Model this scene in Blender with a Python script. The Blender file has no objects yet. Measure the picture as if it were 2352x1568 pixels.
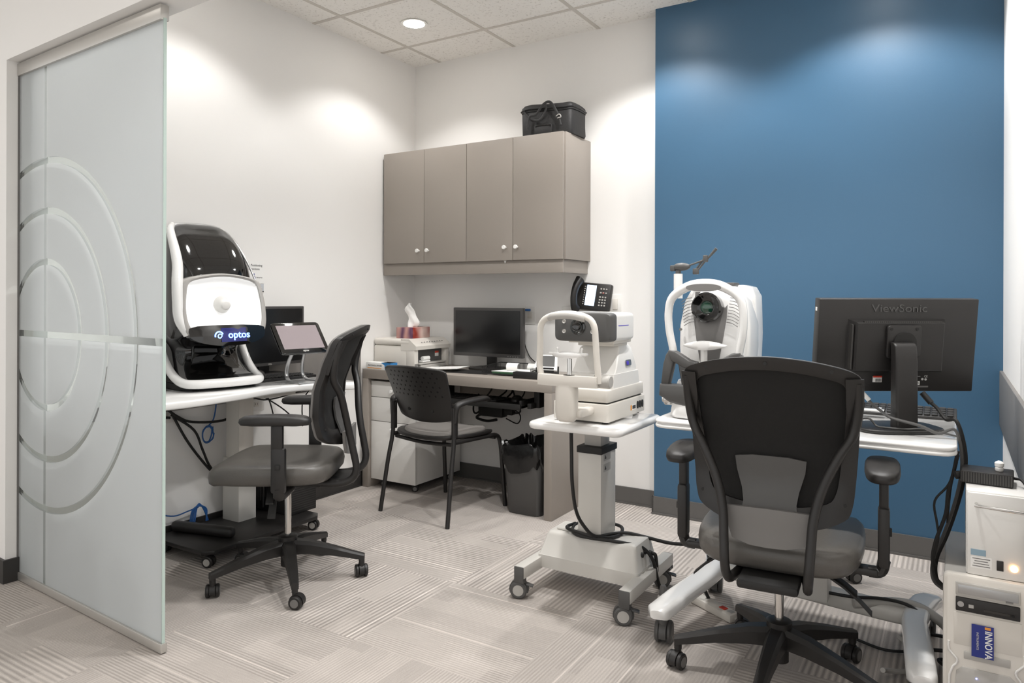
import bpy, bmesh, math, random
from mathutils import Vector, Matrix
R = math.radians
random.seed(7)
SC = bpy.context.scene
COL = SC.collection

# ------------------------------------------------------------ camera, world, exposure
cd = bpy.data.cameras.new('camera'); cam = bpy.data.objects.new('camera', cd); COL.objects.link(cam)
cd.sensor_width = 36; cd.lens = 36*1652.5/2352; cd.shift_y = -99.8/2352; cd.clip_start = .02
cam.location = (0, 0, 1.23)
cam.rotation_mode = 'QUATERNION'
cam.rotation_quaternion = (Matrix.Rotation(R(31.57), 4, 'Z') @ Matrix.Rotation(R(90), 4, 'X') @ Matrix.Rotation(R(.18), 4, 'Z')).to_quaternion()
SC.camera = cam
w = bpy.data.worlds.new('world'); SC.world = w; w.use_nodes = True
w.node_tree.nodes['Background'].inputs[0].default_value = (1, .992, .98, 1)
w.node_tree.nodes['Background'].inputs[1].default_value = .72
SC.view_settings.view_transform = 'Standard'; SC.view_settings.look = 'None'
SC.view_settings.gamma = 1; SC.view_settings.use_curve_mapping = False
SC.view_settings.exposure = 0.66
SPOT_W = 36; SPOT_FRONT = 6

# ------------------------------------------------------------ materials
def lin(c): return tuple(((v/255)/12.92 if v/255 <= .04045 else (((v/255)+.055)/1.055)**2.4) for v in c) + (1,)
def mat(name, rgb, rough=.5, metal=0, coat=0, bump=0, bscale=200, emit=None, estr=0, spec=.5, var=0):
    m = bpy.data.materials.new(name); m.use_nodes = True
    nt = m.node_tree; b = nt.nodes['Principled BSDF']
    b.inputs['Base Color'].default_value = lin(rgb); b.inputs['Roughness'].default_value = rough
    b.inputs['Metallic'].default_value = metal; b.inputs['Coat Weight'].default_value = coat
    b.inputs['Specular IOR Level'].default_value = spec
    if emit: b.inputs['Emission Color'].default_value = lin(emit); b.inputs['Emission Strength'].default_value = estr
    if bump or var:
        tc = nt.nodes.new('ShaderNodeTexCoord'); n = nt.nodes.new('ShaderNodeTexNoise')
        n.inputs['Scale'].default_value = bscale; n.inputs['Detail'].default_value = 3
        nt.links.new(tc.outputs['Object'], n.inputs['Vector'])
        if bump:
            bp = nt.nodes.new('ShaderNodeBump'); bp.inputs['Strength'].default_value = bump; bp.inputs['Distance'].default_value = .002
            nt.links.new(n.outputs['Fac'], bp.inputs['Height']); nt.links.new(bp.outputs['Normal'], b.inputs['Normal'])
        if var:
            mx = nt.nodes.new('ShaderNodeMix'); mx.data_type = 'RGBA'
            c = lin(rgb); mx.inputs['A'].default_value = tuple(v*(1-var) for v in c[:3])+(1,); mx.inputs['B'].default_value = tuple(min(1, v*(1+var)) for v in c[:3])+(1,)
            nt.links.new(n.outputs['Fac'], mx.inputs['Factor']); nt.links.new(mx.outputs['Result'], b.inputs['Base Color'])
    return m
def emat(name, rgb, s):
    m = bpy.data.materials.new(name); m.use_nodes = True; nt = m.node_tree
    nt.nodes.remove(nt.nodes['Principled BSDF']); e = nt.nodes.new('ShaderNodeEmission')
    e.inputs[0].default_value = lin(rgb); e.inputs[1].default_value = s
    nt.links.new(e.outputs[0], nt.nodes['Material Output'].inputs[0]); return m
class NT:
    """small helper for node maths"""
    def __init__(s, m): s.m = m; s.nt = m.node_tree
    def node(s, t, **k):
        n = s.nt.nodes.new(t)
        for a, v in k.items(): setattr(n, a, v)
        return n
    def put(s, inp, v):
        if hasattr(v, 'links') or isinstance(v, bpy.types.NodeSocket): s.nt.links.new(v, inp)
        else: inp.default_value = v
    def m1(s, op, a, b=0.0, c=0.0):
        n = s.node('ShaderNodeMath', operation=op); s.put(n.inputs[0], a); s.put(n.inputs[1], b); s.put(n.inputs[2], c); return n.outputs[0]
    def mix(s, f, a, b):
        n = s.node('ShaderNodeMix', data_type='FLOAT'); s.put(n.inputs[0], f); s.put(n.inputs[2], a); s.put(n.inputs[3], b); return n.outputs[0]
    def mixc(s, f, a, b):
        n = s.node('ShaderNodeMix', data_type='RGBA'); s.put(n.inputs[0], f); s.put(n.inputs[6], a); s.put(n.inputs[7], b); return n.outputs[2]
    def xyz(s, x, y, z=0.0):
        n = s.node('ShaderNodeCombineXYZ'); s.put(n.inputs[0], x); s.put(n.inputs[1], y); s.put(n.inputs[2], z); return n.outputs[0]
    def wn(s, v): n = s.node('ShaderNodeTexWhiteNoise', noise_dimensions='3D'); s.put(n.inputs['Vector'], v); return n.outputs[0]
    def obj(s): t = s.node('ShaderNodeTexCoord'); q = s.node('ShaderNodeSeparateXYZ'); s.nt.links.new(t.outputs['Object'], q.inputs[0]); return q.outputs[0], q.outputs[1], q.outputs[2], t.outputs['Object']

M = {}
M['wall'] = mat('white_wall_paint', (236, 234, 231), .6, bump=.08, bscale=350)
M['blue'] = mat('blue_wall_paint', (57, 93, 121), .38, bump=.12, bscale=350)
M['base'] = mat('rubber_baseboard', (92, 90, 88), .45)
M['basedark'] = mat('dark_baseboard', (46, 44, 43), .5)
M['lam'] = mat('taupe_laminate', (148, 140, 132), .45, var=.05, bscale=600, bump=.05)
M['railm'] = mat('grey_wall_guard', (120, 116, 112), .45, var=.08, bscale=12)
M['white'] = mat('white_plastic', (226, 224, 220), .35)
M['gwhite'] = mat('glossy_white_plastic', (232, 231, 229), .14, coat=.5)
M['bezelw'] = mat('pearl_white_gloss', (168, 165, 161), .16, coat=.5)
M['cream'] = mat('cream_plastic', (214, 209, 201), .4)
M['wmetal'] = mat('painted_white_metal', (205, 202, 196), .4)
M['lgrey'] = mat('light_grey_plastic', (176, 173, 168), .4)
M['mgrey'] = mat('mid_grey_plastic', (112, 110, 108), .45)
M['dgrey'] = mat('dark_grey_plastic', (78, 77, 76), .45)
M['black'] = mat('black_plastic', (31, 29, 28), .42, bump=.15, bscale=900)
M['bezel'] = mat('charcoal_bezel', (62, 60, 59), .4)
M['blackm'] = mat('matte_black', (24, 23, 22), .6)
M['gblack'] = mat('glossy_black', (14, 13, 13), .06, coat=.6)
M['screen'] = mat('dark_screen', (17, 17, 18), .28, var=.2, bscale=500)
M['mesh'] = mat('black_mesh_fabric', (22, 21, 20), .85, bump=.6, bscale=1500)
M['leather'] = mat('charcoal_leather', (88, 85, 81), .34, bump=.25, bscale=260)
M['seatgrey'] = mat('grey_seat_fabric', (118, 114, 110), .7, bump=.3, bscale=500)
M['chrome'] = mat('chrome', (205, 203, 200), .15, metal=1)
M['silver'] = mat('brushed_silver', (176, 176, 176), .32, metal=.8)
M['alu'] = mat('satin_aluminium', (196, 193, 188), .35, metal=.6)
M['paper'] = mat('white_paper', (236, 235, 232), .7)
M['bag'] = mat('black_nylon', (34, 33, 33), .65, bump=.5, bscale=120)
M['liner'] = mat('black_bin_liner', (20, 20, 20), .22, bump=.6, bscale=40)
M['bluecable'] = mat('blue_cable_sheath', (36, 88, 150), .45)
M['lcdblue'] = emat('lit_phone_display', (205, 228, 255), 1.6)
M['tabscr'] = mat('tablet_screen', (132, 122, 124), .12, emit=(132, 122, 124), estr=.25)
M['lamp'] = emat('lamp_diffuser', (255, 250, 242), 24)
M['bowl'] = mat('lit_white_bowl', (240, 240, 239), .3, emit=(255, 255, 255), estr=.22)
M['ledblue'] = emat('blue_led', (120, 135, 255), 12)
M['ledorange'] = emat('orange_lamp', (255, 190, 120), 4)
M['ledgreen'] = emat('green_led', (90, 230, 110), 1.5)
M['optosblue'] = emat('lit_blue_text', (120, 160, 255), 3)
M['stripblue'] = mat('display_blue_glow', (14, 18, 60), .1, emit=(20, 30, 120), estr=.35)
M['swabblue'] = mat('blue_card', (52, 128, 190), .5)
M['cardblue'] = mat('royal_blue_card', (34, 48, 128), .4)
M['orange'] = mat('orange_print', (226, 150, 60), .5)
M['red'] = mat('red_print', (196, 60, 40), .5)
M['purple'] = mat('purple_print', (86, 70, 190), .4)
M['greenf'] = mat('green_folder', (52, 84, 58), .5)
M['lens'] = mat('lens_glass', (8, 10, 10), .04, coat=1)
M['lensg'] = mat('green_lens_glass', (20, 62, 46), .05, coat=1)
M['txt'] = mat('dark_print', (60, 58, 58), .5)
M['txtw'] = mat('pale_print', (200, 200, 198), .5)
M['embossed'] = mat('embossed_black', (74, 73, 72), .4)
M['greenedge'] = mat('green_glass_edge', (186, 203, 196), .2)

def carpet():
    m = mat('striped_carpet_tiles', (160, 150, 140), .95, spec=.1); n = NT(m); b = m.node_tree.nodes['Principled BSDF']
    x, y, z, v = n.obj()
    x = n.m1('ADD', x, 20.13); y = n.m1('ADD', y, 20.05)
    T = .61
    sx = n.m1('DIVIDE', x, T); sy = n.m1('DIVIDE', y, T)
    ix = n.m1('FLOOR', sx); iy = n.m1('FLOOR', sy)
    par = n.m1('MODULO', n.m1('ADD', ix, iy), 2.0)
    d = n.m1('GREATER_THAN', par, .5)
    u = n.mix(d, y, x); t = n.mix(d, x, y)
    B = T/7
    ub = n.m1('DIVIDE', u, B); ib = n.m1('FLOOR', ub); fb = n.m1('FRACT', ub)
    off = n.wn(n.xyz(ib, n.m1('ADD', ix, 3.3), iy))
    seg = n.m1('FLOOR', n.m1('ADD', n.m1('DIVIDE', t, .31), n.m1('MULTIPLY', off, 2.7)))
    r1 = n.wn(n.xyz(ib, seg, n.m1('ADD', n.m1('MULTIPLY', ix, 5.0), iy)))
    r2 = n.wn(n.xyz(seg, ib, n.m1('ADD', n.m1('MULTIPLY', iy, 7.0), n.m1('ADD', ix, .7))))
    rt = n.wn(n.xyz(ix, iy, 4.0))
    per = n.mix(n.m1('GREATER_THAN', rt, .45), .0122, .0203)
    s = n.m1('SINE', n.m1('DIVIDE', n.m1('MULTIPLY', u, 2*math.pi), per))
    s = n.m1('ADD', n.m1('MULTIPLY', s, .5), .5)
    # breakup along the stripe
    ns = n.node('ShaderNodeTexNoise'); ns.inputs['Scale'].default_value = 1; ns.inputs['Detail'].default_value = 2
    n.put(ns.inputs['Vector'], n.xyz(n.m1('MULTIPLY', u, 180.0), n.m1('MULTIPLY', t, 14.0), 0.0))
    amp = n.m1('MULTIPLY', n.m1('ADD', n.m1('MULTIPLY', n.m1('SMOOTH_MIN', n.m1('MULTIPLY', r1, 1.6), 1.0, .2), .75), .06), n.m1('ADD', n.m1('MULTIPLY', rt, .65), .4))
    stripe = n.m1('MULTIPLY', n.m1('MULTIPLY', n.m1('SUBTRACT', s, .5), amp), n.m1('ADD', ns.outputs['Fac'], .35))
    fine = n.node('ShaderNodeTexNoise'); fine.inputs['Scale'].default_value = 260; fine.inputs['Detail'].default_value = 4; n.put(fine.inputs['Vector'], v)
    val = n.m1('ADD', n.m1('ADD', .41, n.m1('MULTIPLY', stripe, .36)), n.m1('MULTIPLY', n.m1('SUBTRACT', r2, .5), .06))
    val = n.m1('ADD', val, n.m1('MULTIPLY', n.m1('SUBTRACT', fine.outputs['Fac'], .5), .16))
    val = n.m1('ADD', val, n.m1('MULTIPLY', n.m1('SUBTRACT', ns.outputs['Fac'], .5), .10))
    line = n.m1('MULTIPLY', n.m1('LESS_THAN', n.m1('ABSOLUTE', n.m1('SUBTRACT', fb, .5)), .035), n.m1('GREATER_THAN', off, .80))
    val = n.m1('ADD', val, n.m1('MULTIPLY', line, .17))
    col = n.node('ShaderNodeCombineColor')
    n.put(col.inputs[0], n.m1('MULTIPLY', val, 1.06)); n.put(col.inputs[1], n.m1('MULTIPLY', val, .965)); n.put(col.inputs[2], n.m1('MULTIPLY', val, .89))
    n.nt.links.new(col.outputs[0], b.inputs['Base Color'])
    bp = n.node('ShaderNodeBump'); bp.inputs['Distance'].default_value = .003; bp.inputs['Strength'].default_value = .5
    n.put(bp.inputs['Height'], n.m1('ADD', stripe, n.m1('MULTIPLY', fine.outputs['Fac'], .6))); n.nt.links.new(bp.outputs[0], b.inputs['Normal'])
    return m
M['carpet'] = carpet()
def ceil_mat():
    m = mat('acoustic_ceiling_tile', (246, 243, 238), .9, spec=.1); n = NT(m); b = m.node_tree.nodes['Principled BSDF']
    x, y, z, v = n.obj()
    a = n.node('ShaderNodeTexNoise'); a.inputs['Scale'].default_value = 75; a.inputs['Detail'].default_value = 3; n.put(a.inputs['Vector'], v)
    r = n.m1('MULTIPLY', n.m1('GREATER_THAN', a.outputs['Fac'], .60), n.m1('SUBTRACT', a.outputs['Fac'], .55))
    n.nt.links.new(n.mixc(n.m1('MULTIPLY', r, 2.6), lin((248, 245, 240)), lin((178, 171, 163))), b.inputs['Base Color'])
    bp = n.node('ShaderNodeBump'); bp.inputs['Distance'].default_value = .003; bp.inputs['Strength'].default_value = .5; bp.invert = True
    n.put(bp.inputs['Height'], r); n.nt.links.new(bp.outputs[0], b.inputs['Normal']); return m
M['ceil'] = ceil_mat()
M['tbar'] = mat('ceiling_t_bar', (208, 202, 194), .5)
def glass_mat():
    """frosted pane with clear rings and clear cross lines round its local origin (x across, z up)"""
    m = bpy.data.materials.new('frosted_glass_clear_rings'); m.use_nodes = True; n = NT(m); nt = m.node_tree
    nt.nodes.remove(nt.nodes['Principled BSDF'])
    x, y, z, v = n.obj()
    r = n.m1('SQRT', n.m1('ADD', n.m1('MULTIPLY', x, x), n.m1('MULTIPLY', z, z)))
    msk = None
    for rr in (.303, .514, .722):
        k = n.m1('LESS_THAN', n.m1('ABSOLUTE', n.m1('SUBTRACT', r, rr)), .0135)
        msk = k if msk is None else n.m1('MAXIMUM', msk, k)
    msk = n.m1('MAXIMUM', msk, n.m1('LESS_THAN', n.m1('ABSOLUTE', x), .010))
    msk = n.m1('MAXIMUM', msk, n.m1('LESS_THAN', n.m1('ABSOLUTE', z), .0135))
    rf = n.node('ShaderNodeBsdfRefraction'); rf.inputs['IOR'].default_value = 1.35; rf.inputs['Roughness'].default_value = .95; rf.inputs['Color'].default_value = (.96, .98, .985, 1)
    tr = n.node('ShaderNodeBsdfTranslucent'); tr.inputs[0].default_value = (.84, .865, .87, 1)
    df = n.node('ShaderNodeBsdfDiffuse'); df.inputs[0].default_value = (.74, .765, .77, 1)
    gl = n.node('ShaderNodeBsdfGlossy'); gl.inputs['Roughness'].default_value = .35; gl.inputs[0].default_value = (.9, .9, .9, 1)
    tp = n.node('ShaderNodeBsdfTransparent'); tp.inputs[0].default_value = (.93, .96, .95, 1)
    def ms(f, a, c):
        k = n.node('ShaderNodeMixShader'); k.inputs[0].default_value = f if not isinstance(f, bpy.types.NodeSocket) else 0
        if isinstance(f, bpy.types.NodeSocket): nt.links.new(f, k.inputs[0])
        nt.links.new(a, k.inputs[1]); nt.links.new(c, k.inputs[2]); return k.outputs[0]
    frost = ms(.25, ms(.42, tr.outputs[0], df.outputs[0]), rf.outputs[0])
    frost = ms(.05, frost, gl.outputs[0])
    cg = n.node('ShaderNodeBsdfGlossy'); cg.inputs['Roughness'].default_value = .03
    clear = ms(.10, tp.outputs[0], cg.outputs[0])
    nt.links.new(ms(msk, frost, clear), nt.nodes['Material Output'].inputs[0]); return m
M['glass'] = glass_mat()
def perf_mat():
    m = mat('perforated_black_plastic', (40, 38, 37), .38); n = NT(m); b = m.node_tree.nodes['Principled BSDF']
    x, y, z, v = n.obj()
    row = n.m1('FLOOR', n.m1('DIVIDE', z, .026)); sh = n.m1('MULTIPLY', n.m1('MODULO', row, 2.0), .5)
    fx = n.m1('SUBTRACT', n.m1('FRACT', n.m1('ADD', n.m1('DIVIDE', x, .040), sh)), .5); fz = n.m1('SUBTRACT', n.m1('FRACT', n.m1('DIVIDE', z, .026)), .5)
    d = n.m1('SQRT', n.m1('ADD', n.m1('POWER', n.m1('MULTIPLY', fx, .040), 2.0), n.m1('POWER', n.m1('MULTIPLY', fz, .026), 2.0)))
    k = n.m1('LESS_THAN', d, .0056)
    k = n.m1('MULTIPLY', k, n.m1('LESS_THAN', n.m1('ABSOLUTE', n.m1('SUBTRACT', z, .750)), .075)); k = n.m1('MULTIPLY', k, n.m1('LESS_THAN', n.m1('ABSOLUTE', x), .19))
    n.nt.links.new(n.mixc(k, lin((40, 38, 37)), lin((4, 4, 4))), b.inputs['Base Color']); n.nt.links.new(n.mix(k, .38, .9), b.inputs['Roughness']); return m
M['perf'] = perf_mat()
def tissue_mat():
    m = mat('purple_red_carton', (120, 60, 70), .45); n = NT(m); b = m.node_tree.nodes['Principled BSDF']
    x, y, z, v = n.obj()
    wv = n.node('ShaderNodeTexWave'); wv.inputs['Scale'].default_value = 4; wv.inputs['Distortion'].default_value = 6; wv.inputs['Detail'].default_value = 2; n.put(wv.inputs['Vector'], v)
    side = n.m1('GREATER_THAN', n.m1('ADD', x, y), -.03)
    c1 = n.mixc(wv.outputs['Fac'], lin((96, 62, 88)), lin((186, 140, 132))); c2 = n.mixc(wv.outputs['Fac'], lin((150, 52, 40)), lin((224, 196, 186)))
    n.nt.links.new(n.mixc(side, c1, c2), b.inputs['Base Color']); return m
M['tissue'] = tissue_mat()
def rib_mat(name, rgb, per, axis=0):
    m = mat(name, rgb, .5); n = NT(m); b = m.node_tree.nodes['Principled BSDF']; q = n.obj()
    k = n.m1('LESS_THAN', n.m1('FRACT', n.m1('DIVIDE', q[axis], per)), .45)
    n.nt.links.new(n.mixc(k, lin(rgb), tuple(v*.12 for v in lin(rgb)[:3])+(1,)), b.inputs['Base Color']); return m
M['ribx'] = rib_mat('ribbed_black_x', (62, 60, 58), .0065, 0)
M['ventz'] = rib_mat('vented_black', (40, 39, 38), .012, 2)

# ------------------------------------------------------------ mesh builder
def catmull(pts, n=6, closed=False):
    P = [Vector(p) for p in pts]; N = len(P); out = []
    rng = range(N) if closed else range(N-1)
    for i in rng:
        p0 = P[(i-1) % N] if (closed or i > 0) else P[i]*2-P[i+1]
        p1 = P[i]; p2 = P[(i+1) % N]
        p3 = P[(i+2) % N] if (closed or i+2 < N) else p2*2-p1
        for k in range(n):
            t = k/n
            out.append(.5*((2*p1)+(p2-p0)*t+(2*p0-5*p1+4*p2-p3)*t*t+(3*p1-p0-3*p2+p3)*t**3))
    if not closed: out.append(P[-1])
    return out
def sell(w, d, n=4.0, k=32, cx=0, cy=0):
    """superellipse outline"""
    o = []
    for i in range(k):
        a = 2*math.pi*i/k; c, s = math.cos(a), math.sin(a)
        o.append((cx+w/2*math.copysign(abs(c)**(2/n), c), cy+d/2*math.copysign(abs(s)**(2/n), s)))
    return o
class B:
    def __init__(s): s.b = bmesh.new(); s.mi = 0
    def _fin(s, vs, T):
        if T is not None: bmesh.ops.transform(s.b, matrix=T, verts=vs)
    def face(s, vs):
        try: f = s.b.faces.new(vs); f.material_index = s.mi; return f
        except ValueError: return None
    def box(s, c, d, bev=0, seg=2, T=None):
        r = bmesh.ops.create_cube(s.b, size=1); vs = r['verts']
        bmesh.ops.scale(s.b, vec=d, verts=vs); bmesh.ops.translate(s.b, vec=c, verts=vs)
        fs = list({f for v in vs for f in v.link_faces}); 
        for f in fs: f.material_index = s.mi
        if bev:
            es = list({e for v in vs for e in v.link_edges})
            bv = bmesh.ops.bevel(s.b, geom=es, offset=min(bev, min(d)*.49), segments=seg, affect='EDGES', profile=.5)
            vs = list({v for f in bv['faces'] for v in f.verts} | {v for v in vs if v.is_valid})
            for f in bv['faces']: f.material_index = s.mi
        s._fin(vs, T); return s
    def box2(s, a, b, bev=0, seg=2, T=None):
        return s.box([(p+q)/2 for p, q in zip(a, b)], [abs(q-p) for p, q in zip(a, b)], bev, seg, T)
    def loft(s, rings, cap=(True, True), closed=True, T=None):
        V = [[s.b.verts.new(p) for p in r] for r in rings]
        for a, c in zip(V, V[1:]):
            n = len(a)
            for i in range(n if closed else n-1):
                s.face((a[i], a[(i+1) % n], c[(i+1) % n], c[i]))
        if cap[0]: s.face(V[0][::-1])
        if cap[1]: s.face(V[-1])
        s._fin([v for r in V for v in r], T); return s
    def zloft(s, secs, n=32, T=None, cap=(True, True)):
        """secs: (z, width, depth, cy, exponent)"""
        return s.loft([[(x, y, q[0]) for x, y in sell(q[1], q[2], q[4] if len(q) > 4 else 4, n, q[5] if len(q) > 5 else 0, q[3])] for q in secs], cap, T=T)
    def lathe(s, prof, n=24, T=None, cap=(True, True)):
        return s.loft([[(r*math.cos(2*math.pi*i/n), r*math.sin(2*math.pi*i/n), z) for i in range(n)] for r, z in prof], cap, T=T)
    def cyl(s, p0, p1, r, r2=None, n=20, bev=0):
        p0 = Vector(p0); p1 = Vector(p1); r2 = r if r2 is None else r2; L = (p1-p0).length
        T = Matrix.Translation(p0) @ (p1-p0).to_track_quat('Z', 'Y').to_matrix().to_4x4()
        pr = [(max(r-bev, 1e-4), 0), (r, bev), (r2, L-bev), (max(r2-bev, 1e-4), L)] if bev else [(r, 0), (r2, L)]
        return s.lathe(pr, n, T)
    def tube(s, pts, r, n=10, sm=5, closed=False, flat=1.0, rr=None):
        P = catmull(pts, sm, closed) if sm else [Vector(p) for p in pts]
        N = len(P); rings = []; up = None
        for i, p in enumerate(P):
            t = (P[(i+1) % N]-P[i-1]) if closed or 0 < i < N-1 else (P[1]-P[0] if i == 0 else P[-1]-P[-2])
            t.normalize()
            if up is None:
                up = Vector((0, 0, 1)) if abs(t.z) < .9 else Vector((0, 1, 0))
            up = (up-t*up.dot(t)).normalized(); q = t.cross(up)
            rad = r if rr is None else rr(i/(N-1))*r
            rings.append([p+(up*math.cos(2*math.pi*k/n)*flat+q*math.sin(2*math.pi*k/n))*rad for k in range(n)])
        if closed: rings.append(rings[0]); 
        if closed:
            V = [[s.b.verts.new(p) for p in r_] for r_ in rings[:-1]]; V.append(V[0])
            for a, c in zip(V, V[1:]):
                for i in range(n): s.face((a[i], a[(i+1) % n], c[(i+1) % n], c[i]))
            return s
        return s.loft(rings)
    def prism(s, poly, z0, z1, bev=0, T=None):
        """poly in xy, extruded z0..z1, optional soft edges"""
        if bev:
            c = Vector((sum(p[0] for p in poly)/len(poly), sum(p[1] for p in poly)/len(poly)))
            def sh(k):
                o = []; N = len(poly)
                for i in range(N):
                    a = Vector(poly[i-1][:2]); b_ = Vector(poly[i][:2]); d = Vector(poly[(i+1) % N][:2])
                    n1 = Vector((-(b_-a).y, (b_-a).x)); n2 = Vector((-(d-b_).y, (d-b_).x))
                    if n1.length: n1.normalize()
                    if n2.length: n2.normalize()
                    nn = (n1+n2)
                    if nn.length: nn.normalize()
                    if nn.dot(c-b_) < 0 and len(poly) < 6: nn = -nn
                    o.append(b_+nn*k)
                return o
            ar = sum(poly[i][0]*poly[(i+1) % len(poly)][1]-poly[(i+1) % len(poly)][0]*poly[i][1] for i in range(len(poly)))
            if ar < 0: poly = poly[::-1]
            R4 = [(bev, z0), (bev*.3, z0+bev*.3), (0, z0+bev), (0, z1-bev), (bev*.3, z1-bev*.3), (bev, z1)]
            return s.loft([[(p.x, p.y, z) for p in sh(k)] for k, z in R4], T=T)
        return s.loft([[(p[0], p[1], z0) for p in poly], [(p[0], p[1], z1) for p in poly]], T=T)
    def sphere(s, c, r, n=16, T=None):
        rx, ry, rz = (r, r, r) if not hasattr(r, '__len__') else r
        pr = [[(c[0]+rx*math.sin(a)*math.cos(2*math.pi*i/n), c[1]+ry*math.sin(a)*math.sin(2*math.pi*i/n), c[2]-rz*math.cos(a)) for i in range(n)] for a in [math.pi*(j+.02)/(n//2) if j == 0 else math.pi*(j if j < n//2 else j-.02)/(n//2) for j in range(n//2+1)]]
        return s.loft(pr, T=T)
    def slab(s, outline, f, t, rings=6):
        """filled outline (2-D) mapped by f(x,z)->3D, thickened along t(vector)"""
        cx = sum(p[0] for p in outline)/len(outline); cz = sum(p[1] for p in outline)/len(outline); t = Vector(t)
        L = []
        for k in range(rings, 0, -1): L.append([Vector(f(cx+(p[0]-cx)*k/rings, cz+(p[1]-cz)*k/rings)) for p in outline])
        c = Vector(f(cx, cz)); n = len(outline)
        for sgn in (0, 1):
            V = [[s.b.verts.new(p+t*sgn) for p in r] for r in L]; vc = s.b.verts.new(c+t*sgn)
            for a, d in zip(V, V[1:]):
                for i in range(n): s.face((a[i], a[(i+1) % n], d[(i+1) % n], d[i]) if sgn else (a[i], d[i], d[(i+1) % n], a[(i+1) % n]))
            for i in range(n): s.face((V[-1][i], V[-1][(i+1) % n], vc) if sgn else (V[-1][i], vc, V[-1][(i+1) % n]))
            if sgn == 0: E0 = V[0]
            else:
                for i in range(n): s.face((E0[i], E0[(i+1) % n], V[0][(i+1) % n], V[0][i]))
        return s
    def ring(s, outer, inner, f, t):
        t = Vector(t); n = len(outer)
        o0 = [s.b.verts.new(Vector(f(*p))) for p in outer]; o1 = [s.b.verts.new(Vector(f(*p))+t) for p in outer]
        m0 = [s.b.verts.new((Vector(f(*p))+Vector(f(*q)))/2-t*.25) for p, q in zip(outer, inner)]; m1 = [s.b.verts.new((Vector(f(*p))+Vector(f(*q)))/2+t*1.25) for p, q in zip(outer, inner)]
        i0 = [s.b.verts.new(Vector(f(*p))) for p in inner]; i1 = [s.b.verts.new(Vector(f(*p))+t) for p in inner]
        for i in range(n):
            j = (i+1) % n
            for a, c in ((o0, o1), (o1, m1), (m1, i1), (i1, i0), (i0, m0), (m0, o0)): s.face((a[i], a[j], c[j], c[i]))
        return s
    def build(s, name, m, parent=None, loc=None, rot=None, ang=38, flat=False):
        bmesh.ops.recalc_face_normals(s.b, faces=s.b.faces)
        me = bpy.data.meshes.new(name); s.b.to_mesh(me); s.b.free()
        if not flat: me.shade_smooth(); me.set_sharp_from_angle(angle=R(ang))
        for q in (m if isinstance(m, (list, tuple)) else [m]): me.materials.append(q)
        o = bpy.data.objects.new(name, me); COL.objects.link(o)
        if parent is not None: o.parent = parent
        if loc is not None: o.location = loc
        if rot is not None: o.rotation_euler = rot
        return o
def tag(o, label, cat, group=None, kind=None):
    o['label'] = label; o['category'] = cat
    if group: o['group'] = group
    if kind: o['kind'] = kind
    return o
def thing(name, label, cat, loc=(0, 0, 0), rz=0, group=None):
    o = bpy.data.objects.new(name, None); COL.objects.link(o); o.location = loc; o.rotation_euler = (0, 0, R(rz)); o.empty_display_size = .1
    return tag(o, label, cat, group)
def struct(o): o['kind'] = 'structure'; return o
def text(name, s, size, loc, rot, m, parent=None, ext=.0006, sx=1.0, bold=0):
    c = bpy.data.curves.new(name, 'FONT'); c.body = s; c.size = size; c.extrude = ext; c.align_x = 'CENTER'; c.align_y = 'CENTER'; c.resolution_u = 3; c.offset = bold
    t = bpy.data.objects.new(name+'_tmp', c); COL.objects.link(t)
    me = bpy.data.meshes.new_from_object(t); bpy.data.objects.remove(t); bpy.data.curves.remove(c)
    me.materials.clear(); me.materials.append(m); me.name = name
    o = bpy.data.objects.new(name, me); COL.objects.link(o)
    if parent is not None: o.parent = parent
    o.location = loc; o.rotation_euler = rot; o.scale = (sx, 1, 1); return o
FY = (R(90), 0, 0)          # text facing -Y
FX = (R(90), 0, R(90))      # text facing +X
def mirror(pts): return [(-p[0],)+tuple(p[1:]) for p in pts]

# ------------------------------------------------------------ room shell
XL, XR, YB, YA, ZC = -3.31, .19, 4.045, 3.94, 2.887
struct(B().box2((-7, -2.6, -.1), (4, 4.3, 0)).build('floor', M['carpet']))
struct(B().box2((-7, -2.6, ZC), (4, 4.3, ZC+.1)).build('ceiling', M['ceil']))
g = B()
for i in range(-6, 12):
    x = -3.085+.61*i
    if x < 4: g.box2((x-.012, -2.6, ZC-.0025), (x+.012, 4.05, ZC))
for i in range(-10, 1):
    y = 3.69+.61*i; g.box2((-7, y-.012, ZC-.003), (4, y+.012, ZC))
struct(g.build('trim_3', M['tbar'], flat=True))
struct(B().box2((XL-.12, 1.585, 0), (XL, 4.165, ZC)).build('wall_left', M['wall']))
struct(B().box2((XL, YB, 0), (-1.47, YB+.12, ZC)).build('wall_back', M['wall']))
struct(B().box2((-1.462, YA, 0), (XR, YB+.12, ZC), bev=0).build('wall_accent', M['blue']))
struct(B().box2((XR, 1.5, 0), (XR+.12, YB+.12, ZC)).build('wall_right', M['wall']))
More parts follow.
